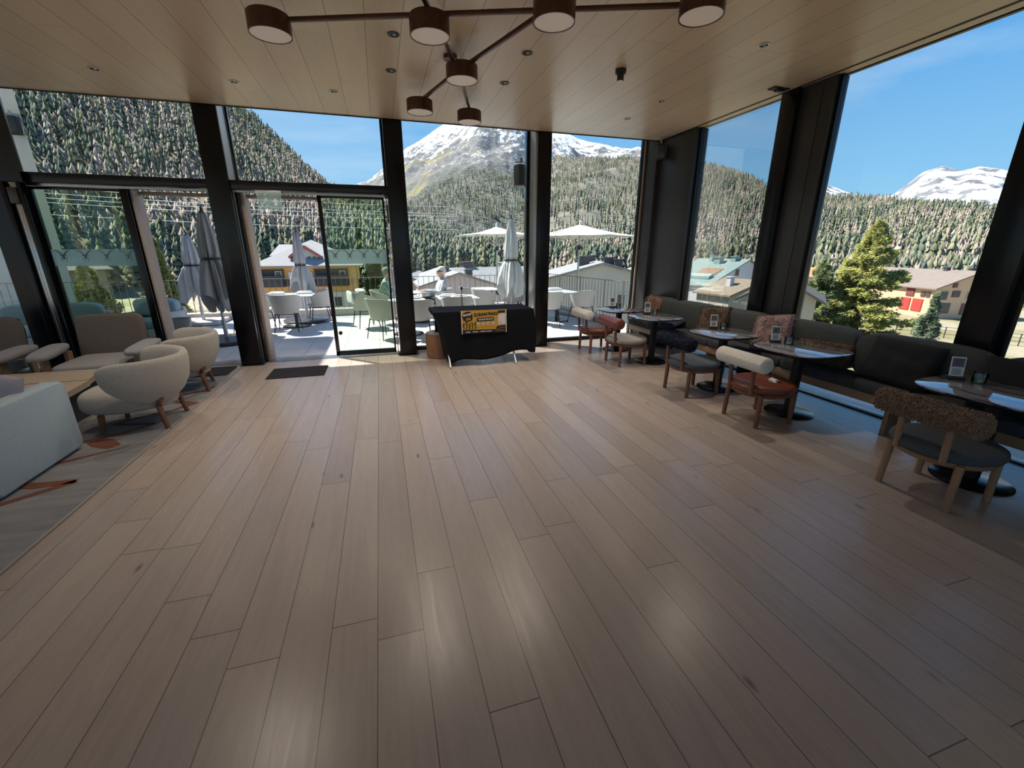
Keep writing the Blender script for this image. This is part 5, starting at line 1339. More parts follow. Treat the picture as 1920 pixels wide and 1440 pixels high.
peach = mat('peach_render', (0.70, 0.47, 0.30), rough=0.9, var=0.06); redsh = mat('red_shutter', (0.55, 0.05, 0.04), rough=0.7); maroon = mat('maroon_wood', (0.20, 0.05, 0.05), rough=0.7)
whitew = mat('white_house_render', (0.66, 0.68, 0.70), rough=0.9, var=0.04); mauve = mat('mauve_render', (0.60, 0.50, 0.48), rough=0.9, var=0.05); beigew = mat('beige_render', (0.48, 0.46, 0.38), rough=0.9, var=0.06)
house('peach house with red shutters and brown roof, right of the big pine', (65.7, 36.2), (0.286, 0.958), 13, 9.6, -2.9, 1.95, peach, brownroof,
      front=[(3.7, -5.1, 1.25, 1.35, redsh, redsh), (1.95, -5.1, 1.25, 1.35, redsh, redsh), (3.3, -3.5, 1.0, 1.0, maroon, maroon), (1.5, -3.7, 0.4, 0.45, maroon, WP), (0.8, -3.7, 0.4, 0.45, maroon, WP)],
      gable=[(1.1, -3.75, 0.9, 1.0, beigew, WP), (2.6, -3.55, 0.8, 0.6, maroon, WP), (4.4, -3.7, 0.7, 0.7, beigew, WP), (2.2, -2.5, 0.4, 0.4, maroon, WP), (5.0, -2.2, 0.5, 0.5, maroon, WP), (1.2, -5.3, 2.0, 1.1, maroon, WP), (4.6, -5.4, 1.6, 1.2, maroon, WP)], chim=[(4.0, 4.6, 0.5, 0.5, darkchim), (1.5, 5.2, 0.4, 0.5, darkchim)])
bm = NB(); box(bm, (66.6, 35.6, -5.75), (2.4, 0.1, 0.25), rz=math.atan2(-0.286, 0.958)); 
house('white house with green seamed metal roof and skylight, in the first right window', (39.35, 45.3), (-0.231, 0.973), 7.4, 15.6, -2.69, 3.05, whitew, greenroof,
      front=[(5.6, -3.9, 0.7, 0.9), (3.6, -3.95, 0.7, 0.9), (1.0, -4.2, 0.6, 0.9)], gable=[(5.6, -1.15, 0.75, 0.8), (10.5, -1.2, 0.75, 0.8)], oh=0.3,
      chim=[(4.9, 7.0, 0.5, 0.9, greenchim), (3.4, 6.4, 0.9, 0.9, greenchim), (1.6, 7.2, 0.7, 0.7, greenchim)])
t = empty('skylight_terrace', (0, 0, 0), label='roof opening with wooden deck cut into the green metal roof', cat='skylight', group=None)
_u = Vector((-0.231, 0.973, 0)); _v = Vector((0.973, 0.231, 0)); _C = Vector((39.35, 45.3, 0))
def on_roof(s, x, up): p = _C + _u*s + _v*x; p.z = -2.69 + x*3.05/7.8 + 0.16 + up; return p
bm = NB(); slab(bm, [on_roof(1.2, 2.2, 0.02), on_roof(4.2, 2.2, 0.02), on_roof(4.2, 4.6, 0.02), on_roof(1.2, 4.6, 0.02)], (0, 0, 0.06)); obj('deck', bm, mat('deck_wood', (0.30, 0.18, 0.11), rough=0.8), t)
bm = NB(); slab(bm, [on_roof(1.0, 1.4, 0.05), on_roof(4.6, 1.4, 0.05), on_roof(4.6, 2.2, 0.05), on_roof(1.0, 2.2, 0.05)], (0, 0, 0.35)); obj('parapet', bm, greenchim, t)
house('low house with tan stone slab roof and white chimney, right of the white house', (27.54, 29.0), (-0.076, 0.997), 3.6, 6.6, -1.98, 1.05, beigew, stoneroof, front=[(2.4, -3.3, 0.5, 0.9), (0.9, -3.3, 0.5, 0.9)], chim=[(1.7, 1.7, 0.45, 0.85, whitew)], oh=0.3)
house('grey gabled house with vertical battens and dark chimneys, in the corner window', (11.0, 28.0), (0.37, 0.93), 11, 7.4, -0.28, 1.0, batten_mat('grey_batten_wall', (0.60, 0.57, 0.51), (0.30, 0.29, 0.26), 5.5), greyroof,
      gable=[(2.3, -1.9, 0.5, 0.6), (5.0, -1.9, 0.5, 1.3), (6.4, -1.9, 0.7, 1.3), (3.0, -4.4, 0.8, 1.0), (6.2, -4.4, 1.1, 1.0)], oh=0.25,
      chim=[(3.2, 2.6, 0.8, 0.75, darkchim), (5.5, 3.3, 0.7, 0.6, darkchim), (2.2, 4.3, 0.7, 0.55, darkchim), (1.6, 4.9, 0.55, 0.6, darkchim)])
house('mauve gabled house with grey roof behind the terrace railing', (3.0, 35.0), (0.0, 1.0), 12, 6.1, -1.15, 0.95, mauve, greyroof, gable=[(3.3, -1.95, 0.75, 0.35), (1.5, -4.0, 0.8, 0.9)], oh=0.25, chim=[(4.0, 2.4, 0.8, 0.6, darkchim), (3.0, 4.4, 0.6, 0.6, darkchim)])
house('long pale grey roofed house behind the mauve gable', (5.4, 45.0), (0.97, 0.24), 9, 7.0, -1.4, 1.3, mauve, greyroof, oh=0.3, chim=[(2.0, 3.0, 1.0, 0.8, darkchim), (6.5, 3.0, 0.9, 0.7, greenchim)])
house('grey roofed house left of the mauve gable, behind the closed parasol', (-0.2, 42.0), (0.2, 0.98), 9, 5.2, -1.9, 1.2, mauve, greyroof, oh=0.3, chim=[(2.0, 2.0, 0.7, 0.7, darkchim)])
house('pale grey house right behind the battened house', (24.5, 43.0), (0.5, 0.87), 6, 6, -1.4, 1.3, beigew, greyroof, oh=0.3, chim=[(3, 4, 0.7, 0.7, darkchim)])
house('cream house with dark bracketed eave left of the big pine', (21.4, 21.25), (0.78, 0.63), 4.5, 3.6, -1.05, 1.06, beigew, mat('dark_timber_roof', (0.10, 0.09, 0.08), rough=0.8), gable=[(2.5, -2.25, 0.5, 0.45), (1.2, -3.4, 0.8, 0.8)], oh=0.5)
house('pale house with orange-edged roof behind the street lamp', (46.8, 37.0), (-0.60, 0.80), 3.6, 5.0, -1.3, 0.9, whitew, mat('orange_roof_edge', (0.55, 0.25, 0.12), rough=0.8), oh=0.2)
house('small dark roofed hut on the meadow beyond the left door', (-38.0, 62.0), (0.4, 0.9), 5, 4.5, -0.4, 1.0, mat('hut_wall', (0.20, 0.18, 0.17), rough=0.9), mat('hut_roof', (0.13, 0.12, 0.12), rough=0.9), oh=0.6)

def yellow_house():
    t = empty('house', (0, 0, 0), label='yellow and pink hotel-like house with pale hipped roof and dark timber balconies', cat='house', group='village houses')
    yel = mat('yellow_render', (0.82, 0.47, 0.19), rough=0.9, var=0.06); pink = mat('pink_render', (0.80, 0.68, 0.64), rough=0.9, var=0.05); tim = mat('dark_timber', (0.075, 0.07, 0.075), rough=0.8, var=0.3, vscale=4); red = mat('red_bargeboard', (0.42, 0.09, 0.06), rough=0.7)
    rf = mat('pale_shingle_roof', (0.33, 0.325, 0.32), rough=0.9, col2=(0.22, 0.22, 0.22), vscale=6)
    bm = NB(); b2(bm, -13.1, -2.9, 55.2, 66, GZ, -0.15); obj('wall', bm, yel, t)
    bm = NB(); b2(bm, -10.1, -7.6, 55.0, 55.3, GZ, -0.75); b2(bm, -13.0, -10.4, 55.0, 55.3, GZ, -3.05); b2(bm, -7.0, -3.2, 55.0, 55.3, GZ, -3.05); obj('pink_wall_field', bm, pink, t)
    bm = NB(); e = [(-13.9, 54.3), (-2.0, 54.3), (-2.0, 66.8), (-13.9, 66.8)]
    ap = [Vector((-7.95, 60.0, 2.85)), Vector((-7.95, 61.5, 2.85))]
    E4 = [Vector((x, y, -0.15)) for x, y in e]; z = Vector((0, 0, 0.12))
    A = [bm.verts.new(p+z) for p in E4]; B = [bm.verts.new(p) for p in E4]; T = [bm.verts.new(p) for p in ap]
    bm.faces.new((A[0], A[1], T[0])); bm.faces.new((A[1], A[2], T[1], T[0])); bm.faces.new((A[2], A[3], T[1])); bm.faces.new((A[3], A[0], T[0], T[1]))
    for i in range(4): bm.faces.new((B[i], B[(i+1) % 4], A[(i+1) % 4], A[i]))
    bm.faces.new(B[::-1]); obj('roof', bm, rf, t)
    bm = NB(); slab(bm, [(-12.9, 60.5, 0.9), (-7.0, 60.5, 0.9), (-7.6, 64.0, 2.25), (-12.3, 64.0, 2.25)], (0, 0, 0.1)); obj('roof', bm, rf, t)
    bm = NB(); b2(bm, -12.6, -7.2, 61, 67, 0, 0.95); obj('wall', bm, yel, t)
    # dormer
    bm = NB(); slab(bm, [(-9.45, 56.0, 0.1), (-6.85, 56.0, 0.1), (-6.85, 56.0, 1.05), (-8.15, 56.0, 1.95), (-9.45, 56.0, 1.05)], (0, 3.6, 0)); dm = obj('dormer', bm, whitew, t)
    for s in (-1, 1):
        bm = NB(); slab(bm, [(-8.15+s*1.75, 55.5, 0.92), (-8.15, 55.5, 2.12), (-8.15, 59.8, 2.12), (-8.15+s*1.75, 59.0, 0.92)], (0, 0, 0.10)); obj('dormer_roof', bm, rf, dm)
        bm = NB(); slab(bm, [(-8.15+s*1.75, 55.42, 0.72), (-8.15+s*1.75, 55.42, 1.0), (-8.15, 55.42, 2.14), (-8.15, 55.42, 1.84)], (0, 0.1, 0)); obj('bargeboard', bm, red, dm)
    pane_set(dm, (-9.45, 56.0), (1, 0), (0, -1), [(0.45, 0.65, 0.4, 0.6), (1.05, 0.65, 0.4, 0.6), (1.65, 0.65, 0.4, 0.6), (2.2, 0.65, 0.35, 0.6)], whitew, WP)
    for x0, x1 in ((-13.4, -10.55), (-7.25, -3.7)):
        bm = NB(); b2(bm, x0, x1, 54.4, 55.2, -2.35, -1.15); b2(bm, x0, x1, 55.0, 55.25, -1.2, -0.45); b2(bm, x0-0.05, x1+0.05, 54.35, 54.45, -1.25, -1.12)
        for k in (0, 1): b2(bm, x0+k*(x1-x0)-0.06, x0+k*(x1-x0)+0.06, 54.4, 54.55, -2.3, -0.3)
        obj('timber_balcony', bm, tim, t)
    bm = NB(); b2(bm, -10.8, -10.0, 54.75, 55.2, -2.3, -1.6); b2(bm, -7.75, -7.1, 54.75, 55.2, -2.3, -1.6); obj('balcony_end', bm, tim, t)
    bm = NB(); b2(bm, -9.4, -8.2, 54.55, 55.1, -1.95, -1.9); 
    for k in range(9): b2(bm, -9.4+k*0.145, -9.37+k*0.145, 54.55, 54.59, -1.95, -1.25)
    b2(bm, -9.4, -8.2, 54.54, 54.6, -1.27, -1.22); obj('small_balcony', bm, tim, t)
    pane_set(t, (-13.1, 55.0), (1, 0), (0, -1), [(4.3, -1.3, 0.9, 1.1), (2.0, -1.1, 0.5, 0.8), (8.8, -1.1, 0.5, 0.8), (1.2, -4.3, 0.8, 1.0), (5.6, -4.4, 1.0, 1.3), (8.0, -4.2, 0.8, 1.1), (4.2, -5.9, 1.8, 0.8)], pink, WP)
    bm = NB()
    for x in (-10.35, -7.3, -3.1):
        for k in range(7): b2(bm, x-0.18-(0.06 if k % 2 else 0), x+0.18+(0.06 if k % 2 else 0), 54.93, 55.26, GZ+0.5*k, GZ+0.5*k+0.48)
    obj('quoins', bm, yel, t)
yellow_house()

# street furniture of the village
t = empty('street_lamp', (29.4, 27.1, GZ), label='tall curved white street lamp left of the big pine', cat='street lamp', group='village street lamps')
bm = NB(); tube(bm, [(0, 0, 0), (0, 0, 4.6), (0.12, -0.1, 5.4), (0.6, -0.45, 5.85), (1.15, -0.8, 5.9)], [0.08, 0.06, 0.05, 0.045, 0.04], 8); obj('lamp_post', bm, MT['steel'], t, 50)
bm = NB(); box(bm, (1.3, -0.9, 5.88), (0.5, 0.18, 0.09), rz=-0.6, bev=0.03); obj('lamp_head', bm, MT['steel'], t)
t = empty('street_lamp', (28.6, 14.0, GZ), label='thin lamp post with white lantern in front of the peach house', cat='street lamp', group='village street lamps')
bm = NB(); cyl(bm, (0, 0, 0), (0, 0, 4.7), 0.05, 0.035, seg=8); cyl(bm, (0.25, 0.2, 3.9), (0.25, 0.2, 7.2), 0.02, seg=6); obj('lamp_post', bm, MT['greyp'], t)
bm = NB(); box(bm, (0, 0, 4.9), (0.42, 0.42, 0.35), bev=0.04); box(bm, (0, 0, 4.55), (0.9, 0.12, 0.05)); obj('lamp_head', bm, whitew, t)
t = empty('garden_fence', (0, 0, 0), label='low pale wire fence on the ground before the peach house', cat='fence')
for k in range(9):
    bm = NB(); cyl(bm, (51+0.5*k, 30.5-1.1*k, GZ), (51+0.5*k, 30.5-1.1*k, GZ+1.1), 0.04, seg=6); obj('fence_post', bm, MT['greyp'], t)
bm = NB(); [cyl(bm, (51, 30.5, GZ+h), (55, 21.7, GZ+h), 0.02, seg=5) for h in (0.4, 0.75, 1.05)]; obj('fence_rail', bm, MT['greyp'], t)
# power lines over the left slope and a pylon far right
for k, (xa, za, xb, zb, yy) in enumerate(((-95, 14.6, 20, 10.6, 118), (-95, 12.6, 20, 8.9, 116), (-95, 15.6, 20, 12.6, 121), (-95, 10.2, 20, 6.6, 114), (-95, 13.2, 20, 9.6, 112))):
    bm = NB(); tube(bm, [(xa+(xb-xa)*i/14, yy, za+(zb-za)*i/14-3.2*math.sin(PI*i/14)*0.3) for i in range(15)], 0.04, 4)
    tag(obj('power_line', bm, mat('cable_%d' % k, (0.72, 0.72, 0.70), rough=0.5)), ['highest', 'third from the top', 'top', 'lowest', 'second lowest'][k] + ' pale power cable crossing in front of the left forest slope', 'cable', 'power cables')
t = empty('pylon', (150, 205, -4), label='faint pale lattice pylon in front of the forest in the first right window', cat='pylon')
bm = NB()
for sx in (-1, 1): cyl(bm, (sx*1.6, 0, 0), (sx*0.25, 0, 26), 0.14, 0.08, seg=5)
for k in range(8):
    z = 3*k; w = 1.6-1.35*z/26; w2 = 1.6-1.35*(z+3)/26; cyl(bm, (-w, 0, z), (w2, 0, z+3), 0.07, seg=4); cyl(bm, (w, 0, z), (-w2, 0, z+3), 0.07, seg=4)
for z, w in ((20, 4), (23, 3)): cyl(bm, (-w, 0, z), (w, 0, z), 0.1, seg=4)
obj('lattice', bm, mat('pylon_steel', (0.5, 0.5, 0.42), rough=0.6), t)

# ------------------------------------------------------------------ land
def interp(tab, a):
    if a <= tab[0][0]: return tab[0][1]
    for (a0, v0), (a1, v1) in zip(tab[:-1], tab[1:]):
        if a <= a1: return v0 + (v1-v0)*(a-a0)/(a1-a0)
    return tab[-1][1]
def fbm(x, y, z=0, o=5, h=0.9): return mn.fractal(Vector((x, y, z)), h, 2.1, o)

class Ridge:
    def __init__(s, name, tab, a0, a1, da, d0, d1, nd, zb, expo, namp, nscale, m, drop=0.0, back=1.25):
        s.tab, s.a0, s.a1, s.d0, s.zb, s.expo, s.namp, s.nscale, s.drop = tab, a0, a1, d0, zb, expo, namp, nscale, drop
        s.d1 = d1
        na = int((a1-a0)/da); V = []; F = []
        for i in range(na+1):
            a = a0 + (a1-a0)*i/na
            for j in range(nd+1):
                t = j/nd*back; d = s.d0 + (s.dd(a)-s.d0)*t
                V.append((d*math.sin(math.radians(a)), d*math.cos(math.radians(a)), s.h(a, t)))
        for i in range(na):
            for j in range(nd):
                k = i*(nd+1)+j; F.append((k, k+nd+1, k+nd+2, k+1))
        me = bpy.data.meshes.new(name); me.from_pydata(V, [], F); me.materials.append(m); me.shade_smooth()
        o = bpy.data.objects.new(name, me); link(o); o['kind'] = 'structure'; s.o = o
    def dd(s, a): return interp(s.d1, a) if isinstance(s.d1, list) else s.d1
    def h(s, a, t):
        d1 = s.dd(a); d = s.d0 + (d1-s.d0)*t
        zt = EYE + d1*interp(s.tab, a) - s.drop
        x, y = d*math.sin(math.radians(a)), d*math.cos(math.radians(a))
        base = s.zb + (zt-s.zb)*(min(t, 1)**s.expo)
        if t > 1: base -= (t-1)*(zt-s.zb)*1.6
        env = min(1, 4*t*max(0.0, 1.04-t)+0.03) if t < 1.04 else 0.3
        return base + s.namp*fbm(x*s.nscale, y*s.nscale, s.zb)*env

def ground_mat(name, cols, scale, rough=1.0, bump=0.6, bd=1.0):
    m = bpy.data.materials.new(name); m.use_nodes = True; nt = m.node_tree; N = nt.nodes.new; L = nt.links.new; p = nt.nodes['Principled BSDF']; p.inputs['Roughness'].default_value = rough; p.inputs['Specular IOR Level'].default_value = 0.1
    tc = N('ShaderNodeTexCoord'); no = N('ShaderNodeTexNoise'); no.inputs['Scale'].default_value = scale; no.inputs['Detail'].default_value = 10; no.inputs['Roughness'].default_value = 0.65
    L(tc.outputs['Object'], no.inputs['Vector']); r = N('ShaderNodeValToRGB'); e = r.color_ramp.elements
    e[0].position = 0.3; e[0].color = (*cols[0], 1); e[1].position = 0.7; e[1].color = (*cols[-1], 1)
    for i, c in enumerate(cols[1:-1]): a = e.new(0.3+0.4*(i+1)/(len(cols)-1)); a.color = (*c, 1)
    L(no.outputs[0], r.inputs[0]); L(r.outputs[0], p.inputs['Base Color'])
    b = N('ShaderNodeBump'); b.inputs['Strength'].default_value = bump; b.inputs['Distance'].default_value = bd; L(no.outputs[0], b.inputs['Height']); L(b.outputs[0], p.inputs['Normal'])
    return m
def rock_mat():
    """alpine rock with snow fields, scree and patches of ochre turf and dwarf forest lower down"""
    m = bpy.data.materials.new('alpine_rock'); m.use_nodes = True; nt = m.node_tree; N = nt.nodes.new; L = nt.links.new; p = nt.nodes['Principled BSDF']; p.inputs['Roughness'].default_value = 0.95; p.inputs['Specular IOR Level'].default_value = 0.1
    tc = N('ShaderNodeTexCoord'); sep = N('ShaderNodeSeparateXYZ'); L(tc.outputs['Object'], sep.inputs[0])
    def noise(sc_, det, rough=0.6, stretch=(1, 1, 1), dist=0.0):
        mp = N('ShaderNodeMapping'); mp.inputs['Scale'].default_value = stretch; L(tc.outputs['Object'], mp.inputs[0])
        n = N('ShaderNodeTexNoise'); n.inputs['Scale'].default_value = sc_; n.inputs['Detail'].default_value = det; n.inputs['Roughness'].default_value = rough; n.inputs['Distortion'].default_value = dist; L(mp.outputs[0], n.inputs['Vector']); return n.outputs[0]
    def M(op, a, b=None, cl=False):
        n = N('ShaderNodeMath'); n.operation = op; n.use_clamp = cl
        for i, x in enumerate((a, b)):
            if x is None: continue
            if isinstance(x, (int, float)): n.inputs[i].default_value = x
            else: L(x, n.inputs[i])
        return n.outputs[0]
    def rng(x, a, b, c=0.0, d=1.0):
        n = N('ShaderNodeMapRange'); n.inputs[1].default_value = a; n.inputs[2].default_value = b; n.inputs[3].default_value = c; n.inputs[4].default_value = d; L(x, n.inputs[0]); return n.outputs[0]
    def mix(f, a, b):
        n = N('ShaderNodeMixRGB'); L(f, n.inputs[0])
        for i, x in ((1, a), (2, b)):
            if isinstance(x, tuple): n.inputs[i].default_value = (*x, 1)
            else: L(x, n.inputs[i])
        return n.outputs[0]
    fine = noise(0.035, 8, 0.75); mid = noise(0.008, 8, 0.65, (1, 1, 0.6), 0.6); big = noise(0.0022, 6, 0.6, (1, 1, 0.7), 0.8); pep = noise(0.11, 4, 0.8)
    rock = mix(rng(fine, 0.35, 0.65), (0.15, 0.15, 0.155), (0.34, 0.33, 0.31))
    forest = mix(rng(pep, 0.40, 0.60), (0.05, 0.065, 0.055), (0.24, 0.24, 0.20))
    zf = rng(M('ADD', sep.outputs[2], M('MULTIPLY', big, 900.0)), 650.0, 950.0)         # 0 low .. 1 high
    c = mix(rng(M('ADD', zf, M('MULTIPLY', mid, 0.9)), 0.55, 1.05), forest, rock)
    turf = rng(M('MULTIPLY', rng(big, 0.50, 0.60), rng(mid, 0.42, 0.52)), 0.2, 0.8, 0, 0.75)
    c = mix(turf, c, (0.33, 0.27, 0.13))
    sn = M('ADD', M('ADD', rng(sep.outputs[2], 180.0, 1000.0, -0.32, 0.22), M('MULTIPLY', mid, 0.85)), M('MULTIPLY', fine, 1.15))
    c = mix(rng(sn, 0.955, 0.985), c, (0.82, 0.85, 0.88))
    L(c, p.inputs['Base Color'])
    b = N('ShaderNodeBump'); b.inputs['Strength'].default_value = 1.0; b.inputs['Distance'].default_value = 9.0; L(M('ADD', fine, M('MULTIPLY', mid, 2.0)), b.inputs['Height']); L(b.outputs[0], p.inputs['Normal'])
    return m
forest_floor = ground_mat('forest_floor', [(0.10, 0.10, 0.075), (0.17, 0.15, 0.115), (0.23, 0.19, 0.15), (0.30, 0.27, 0.23)], 0.05, bump=0.5)
forest_floor2 = ground_mat('far_forest_floor', [(0.09, 0.10, 0.08), (0.17, 0.165, 0.13), (0.25, 0.235, 0.19)], 0.03, bump=0.5)
meadow = ground_mat('valley_meadow', [(0.20, 0.15, 0.09), (0.24, 0.21, 0.11), (0.34, 0.30, 0.22), (0.25, 0.24, 0.12)], 0.08, bump=0.2)
bm = NB(); lathe(bm, [(0, 0), (60, 0), (200, 0), (700, -1)], seg=64); o = obj('ground_meadow', bm, meadow, smooth=60, loc=(0, 0, GZ)); o['kind'] = 'structure'

TA = [(-70, 0.45), (-45, 0.52), (-35, 0.48), (-26, 0.42), (-19, 0.335), (-14.5, 0.275), (-11.5, 0.225), (-8.9, 0.187), (-6.6, 0.146), (-4.7, 0.116), (-0.6, 0.100), (3.8, 0.060), (9.4, 0.024), (15, 0.010), (21.5, 0.004), (33.1, -0.006), (39, -0.014), (50, -0.02), (75, -0.02)]
RA = Ridge('hill_left', TA, -68, 46, 0.7, 105, [(-70, 620), (-19, 560), (-5, 480), (8, 400), (20, 330), (46, 300)], 60, GZ-0.3, 1.12, 9.0, 0.012, forest_floor)
TC = [(5, 0.01), (12.8, 0.03), (16.5, 0.055), (19.0, 0.09), (21.0, 0.165), (21.8, 0.181), (25.7, 0.183), (33.3, 0.179), (38.3, 0.164), (42.2, 0.143), (45.5, 0.114), (49.1, 0.089), (53.2, 0.084), (57.3, 0.076), (59.6, 0.068), (62.1, 0.055), (65.1, 0.037), (72, 0.02)]
RC = Ridge('hill_right', TC, 4, 80, 0.7, 190, [(0, 2100), (25, 1900), (38, 1500), (48, 1150), (80, 950)], 80, GZ-0.3, 1.45, 26.0, 0.0045, forest_floor2)
TM = [(-8, 0.06), (-3.5, 0.121), (-0.5, 0.137), (1.3, 0.16), (4.0, 0.198), (6.0, 0.217), (9.0, 0.25), (12.9, 0.30), (16.7, 0.292), (19.5, 0.262), (21.5, 0.236), (23.1, 0.233), (24.7, 0.220), (26.2, 0.214), (28.7, 0.203), (31.2, 0.193), (34, 0.184), (37.8, 0.161), (50, 0.08)]
RM = Ridge('mountain_snowy', TM, -8, 50, 0.16, 700, 3600, 170, -20, 1.25, 95.0, 0.0021, rock_mat())
TR = [(46, 0.085), (49.1, 0.098), (50.0, 0.104), (50.9, 0.110), (52.3, 0.099), (54.1, 0.086), (56.3, 0.088), (57.1, 0.103), (58.0, 0.120), (59.2, 0.127), (60.5, 0.115), (61.6, 0.119), (63.2, 0.111), (65.3, 0.096), (72, 0.085), (80, 0.06)]
snow_far = ground_mat('far_snow_peak', [(0.13, 0.14, 0.155), (0.16, 0.165, 0.18), (0.20, 0.205, 0.215), (0.80, 0.84, 0.88), (0.86, 0.88, 0.90), (0.86, 0.88, 0.90)], 0.0048, bump=1.0, bd=40.0)
RR = Ridge('mountain_far', TR, 46, 80, 0.16, 3000, 7000, 60, 0, 1.1, 110.0, 0.0016, snow_far)

# ------------------------------------------------------------------ conifers
PAL_G = [(0.115, 0.135, 0.085), (0.09, 0.115, 0.08), (0.155, 0.165, 0.095), (0.19, 0.19, 0.115), (0.085, 0.105, 0.085)]
PAL_L = [(0.30, 0.25, 0.195), (0.33, 0.255, 0.205), (0.265, 0.235, 0.185), (0.25, 0.235, 0.17), (0.34, 0.285, 0.23)]
def scatter(ridge, n, a0, a1, tmin, tmax, hmin, hmax, seed, larch, pw=2.0):
    r = random.Random(seed); out = []
    while len(out) < n:
        a = r.uniform(a0, a1); t = r.uniform(tmin**pw, tmax**pw)**(1/pw); d1 = ridge.dd(a); d = ridge.d0 + (d1-ridge.d0)*t
        x, y = d*math.sin(math.radians(a)), d*math.cos(math.radians(a))
        nz = mn.noise(Vector((x*0.013, y*0.013, seed)))
        if mn.noise(Vector((x*0.02+9, y*0.02, seed*1.7))) > 0.42 and r.random() < 0.8: continue   # clearings
        z = ridge.h(a, t); lf = r.random() < larch(a, t) + nz*0.9
        h = r.uniform(hmin, hmax)*(0.85 if lf else 1.0)
        c = r.choice(PAL_L if lf else PAL_G); k = r.uniform(0.75, 1.25)
        out.append((x, y, z-0.4, h, h*(r.uniform(0.12, 0.165) if not lf else r.uniform(0.13, 0.18)), tuple(q*k for q in c), lf, r.uniform(0, 6.28), a))
    return out
T1 = scatter(RA, 19000, -33, 44, 0.0, 1.0, 6, 11.0, 11, lambda a, t: 0.50 + (0.08 if a < -5 else 0.0), 1.2)
T2 = scatter(RC, 17000, 14, 69, 0.0, 1.0, 10, 16, 23, lambda a, t: 0.55, 1.7)
def flat_scatter(n, a0, a1, d0, d1, seed):
    r = random.Random(seed); out = []
    for _ in range(n):
        a = r.uniform(a0, a1); d = r.uniform(d0, d1); lf = r.random() < 0.5; h = r.uniform(4.5, 8.0); c = r.choice(PAL_L if lf else PAL_G); k = r.uniform(0.75, 1.25)
        out.append((d*math.sin(math.radians(a)), d*math.cos(math.radians(a)), GZ-0.3, h, h*r.uniform(0.13, 0.17), tuple(q*k for q in c), lf, r.uniform(0, 6.28), a))
    return out
T3 = scatter(RM, 4200, -1, 24, 0.0, 0.36, 12, 18, 57, lambda a, t: 0.35, 1.0)
T2 += flat_scatter(3200, 20, 69, 100, 200, 31)
def tree_arrays(trees, tiers, sides, seed=0):
    rng_ = np.random.default_rng(seed); V = []; F = []; C = []; base = 0
    for (x, y, z, h, rad, col, lf, rot, a) in trees:
        top = h; b0 = 0.10*h
        for k in range(tiers):
            zt = b0 + (top-b0)*(1-(k/tiers)**1.0) if k else top
            zl = b0 + (top-b0)*(1-((k+1)/tiers)**0.92)
            zl = max(zl, b0)
            rr = rad*(0.30+0.70*(k+1)/tiers)
            if lf: rr *= (1.0, 0.9, 1.1, 0.8)[k % 4]
            ang = rot + k*0.7 + np.arange(sides)*2*np.pi/sides
            rj = rr*(np.where(np.arange(sides) % 2 == 0, 1.05, 0.42))*rng_.uniform(0.75, 1.2, sides)
            vx = x + rj*np.cos(ang); vy = y + rj*np.sin(ang); vz = z + zl + rng_.uniform(-0.03, 0.03, sides)*h
            V.append(np.array([[x + rng_.uniform(-.02, .02)*h, y, z + zt + (0.04*h if k else 0)]])); V.append(np.stack([vx, vy, vz], 1))
            s = np.arange(sides); F.append(np.stack([np.full(sides, base), base+1+s, base+1+(s+1) % sides], 1))
            cc = np.array(col)*(0.92+0.16*rng_.random()); C.append(np.tile(cc, (sides+1, 1)))
            base += sides+1
    return np.concatenate(V), np.concatenate(F), np.concatenate(C)
def tri_mesh(name, V, F, C, m):
    me = bpy.data.meshes.new(name); me.vertices.add(len(V)); me.vertices.foreach_set('co', V.astype(np.float32).ravel())
    me.loops.add(F.size); me.loops.foreach_set('vertex_index', F.astype(np.int32).ravel())
    me.polygons.add(len(F)); me.polygons.foreach_set('loop_start', np.arange(0, F.size, 3, dtype=np.int32)); me.polygons.foreach_set('loop_total', np.full(len(F), 3, dtype=np.int32))
    me.update(calc_edges=True)
    at = me.color_attributes.new('pigment', 'FLOAT_COLOR', 'POINT'); at.data.foreach_set('color', np.concatenate([C, np.ones((len(C), 1))], 1).astype(np.float32).ravel())
    me.materials.append(m); return me
LEAF = attr_mat('conifer_foliage', mixn=0.35, nscale=0.5)
allt = T1 + T2 + T3
def seen(t):
    d = math.hypot(t[0], t[1]); return t[3]/d if -31 < t[8] < 67 else 0
allt.sort(key=seen, reverse=True)
NEAR, FAR = allt[:300], allt[300:]
A_ = [t for t in FAR if t in set(T1)] if False else FAR
o = bpy.data.objects.new('forest', tri_mesh('forest', *tree_arrays(FAR, 5, 8, 5), LEAF)); link(o); tag(o, 'mixed forest of green spruce and bare brown larch covering the hillsides', 'forest', kind='stuff')
# the nearest 300 stand as trees of their own
def near_mesh(i, lf):
    col = (PAL_L if lf else PAL_G)[i % 5]
    V, F, C = tree_arrays([(0, 0, 0, 17.0, 17*0.17 if not lf else 17*0.19, col, lf, i*1.3, 0)], 8, 12, 40+i)
    return tri_mesh('conifer_tree', V, F, C, LEAF)
PROTO = {(i, lf): near_mesh(i, lf) for i in range(5) for lf in (False, True)}
for k, tr in enumerate(NEAR):
    lf = tr[6]; o = bpy.data.objects.new('larch_tree' if lf else 'spruce_tree', PROTO[(k % 5, lf)]); link(o)
    o.location = tr[:3]; s = tr[3]/17.0; o.scale = (s, s, s); o.rotation_euler = (0, 0, tr[7])
    if lf: tag(o, 'bare brown larch in the front rows of the forest beyond the houses', 'tree', 'brown larches at the foot of the forest slope')
    else: tag(o, 'green spruce in the front rows of the forest beyond the houses', 'tree', 'green spruces at the foot of the forest slope')

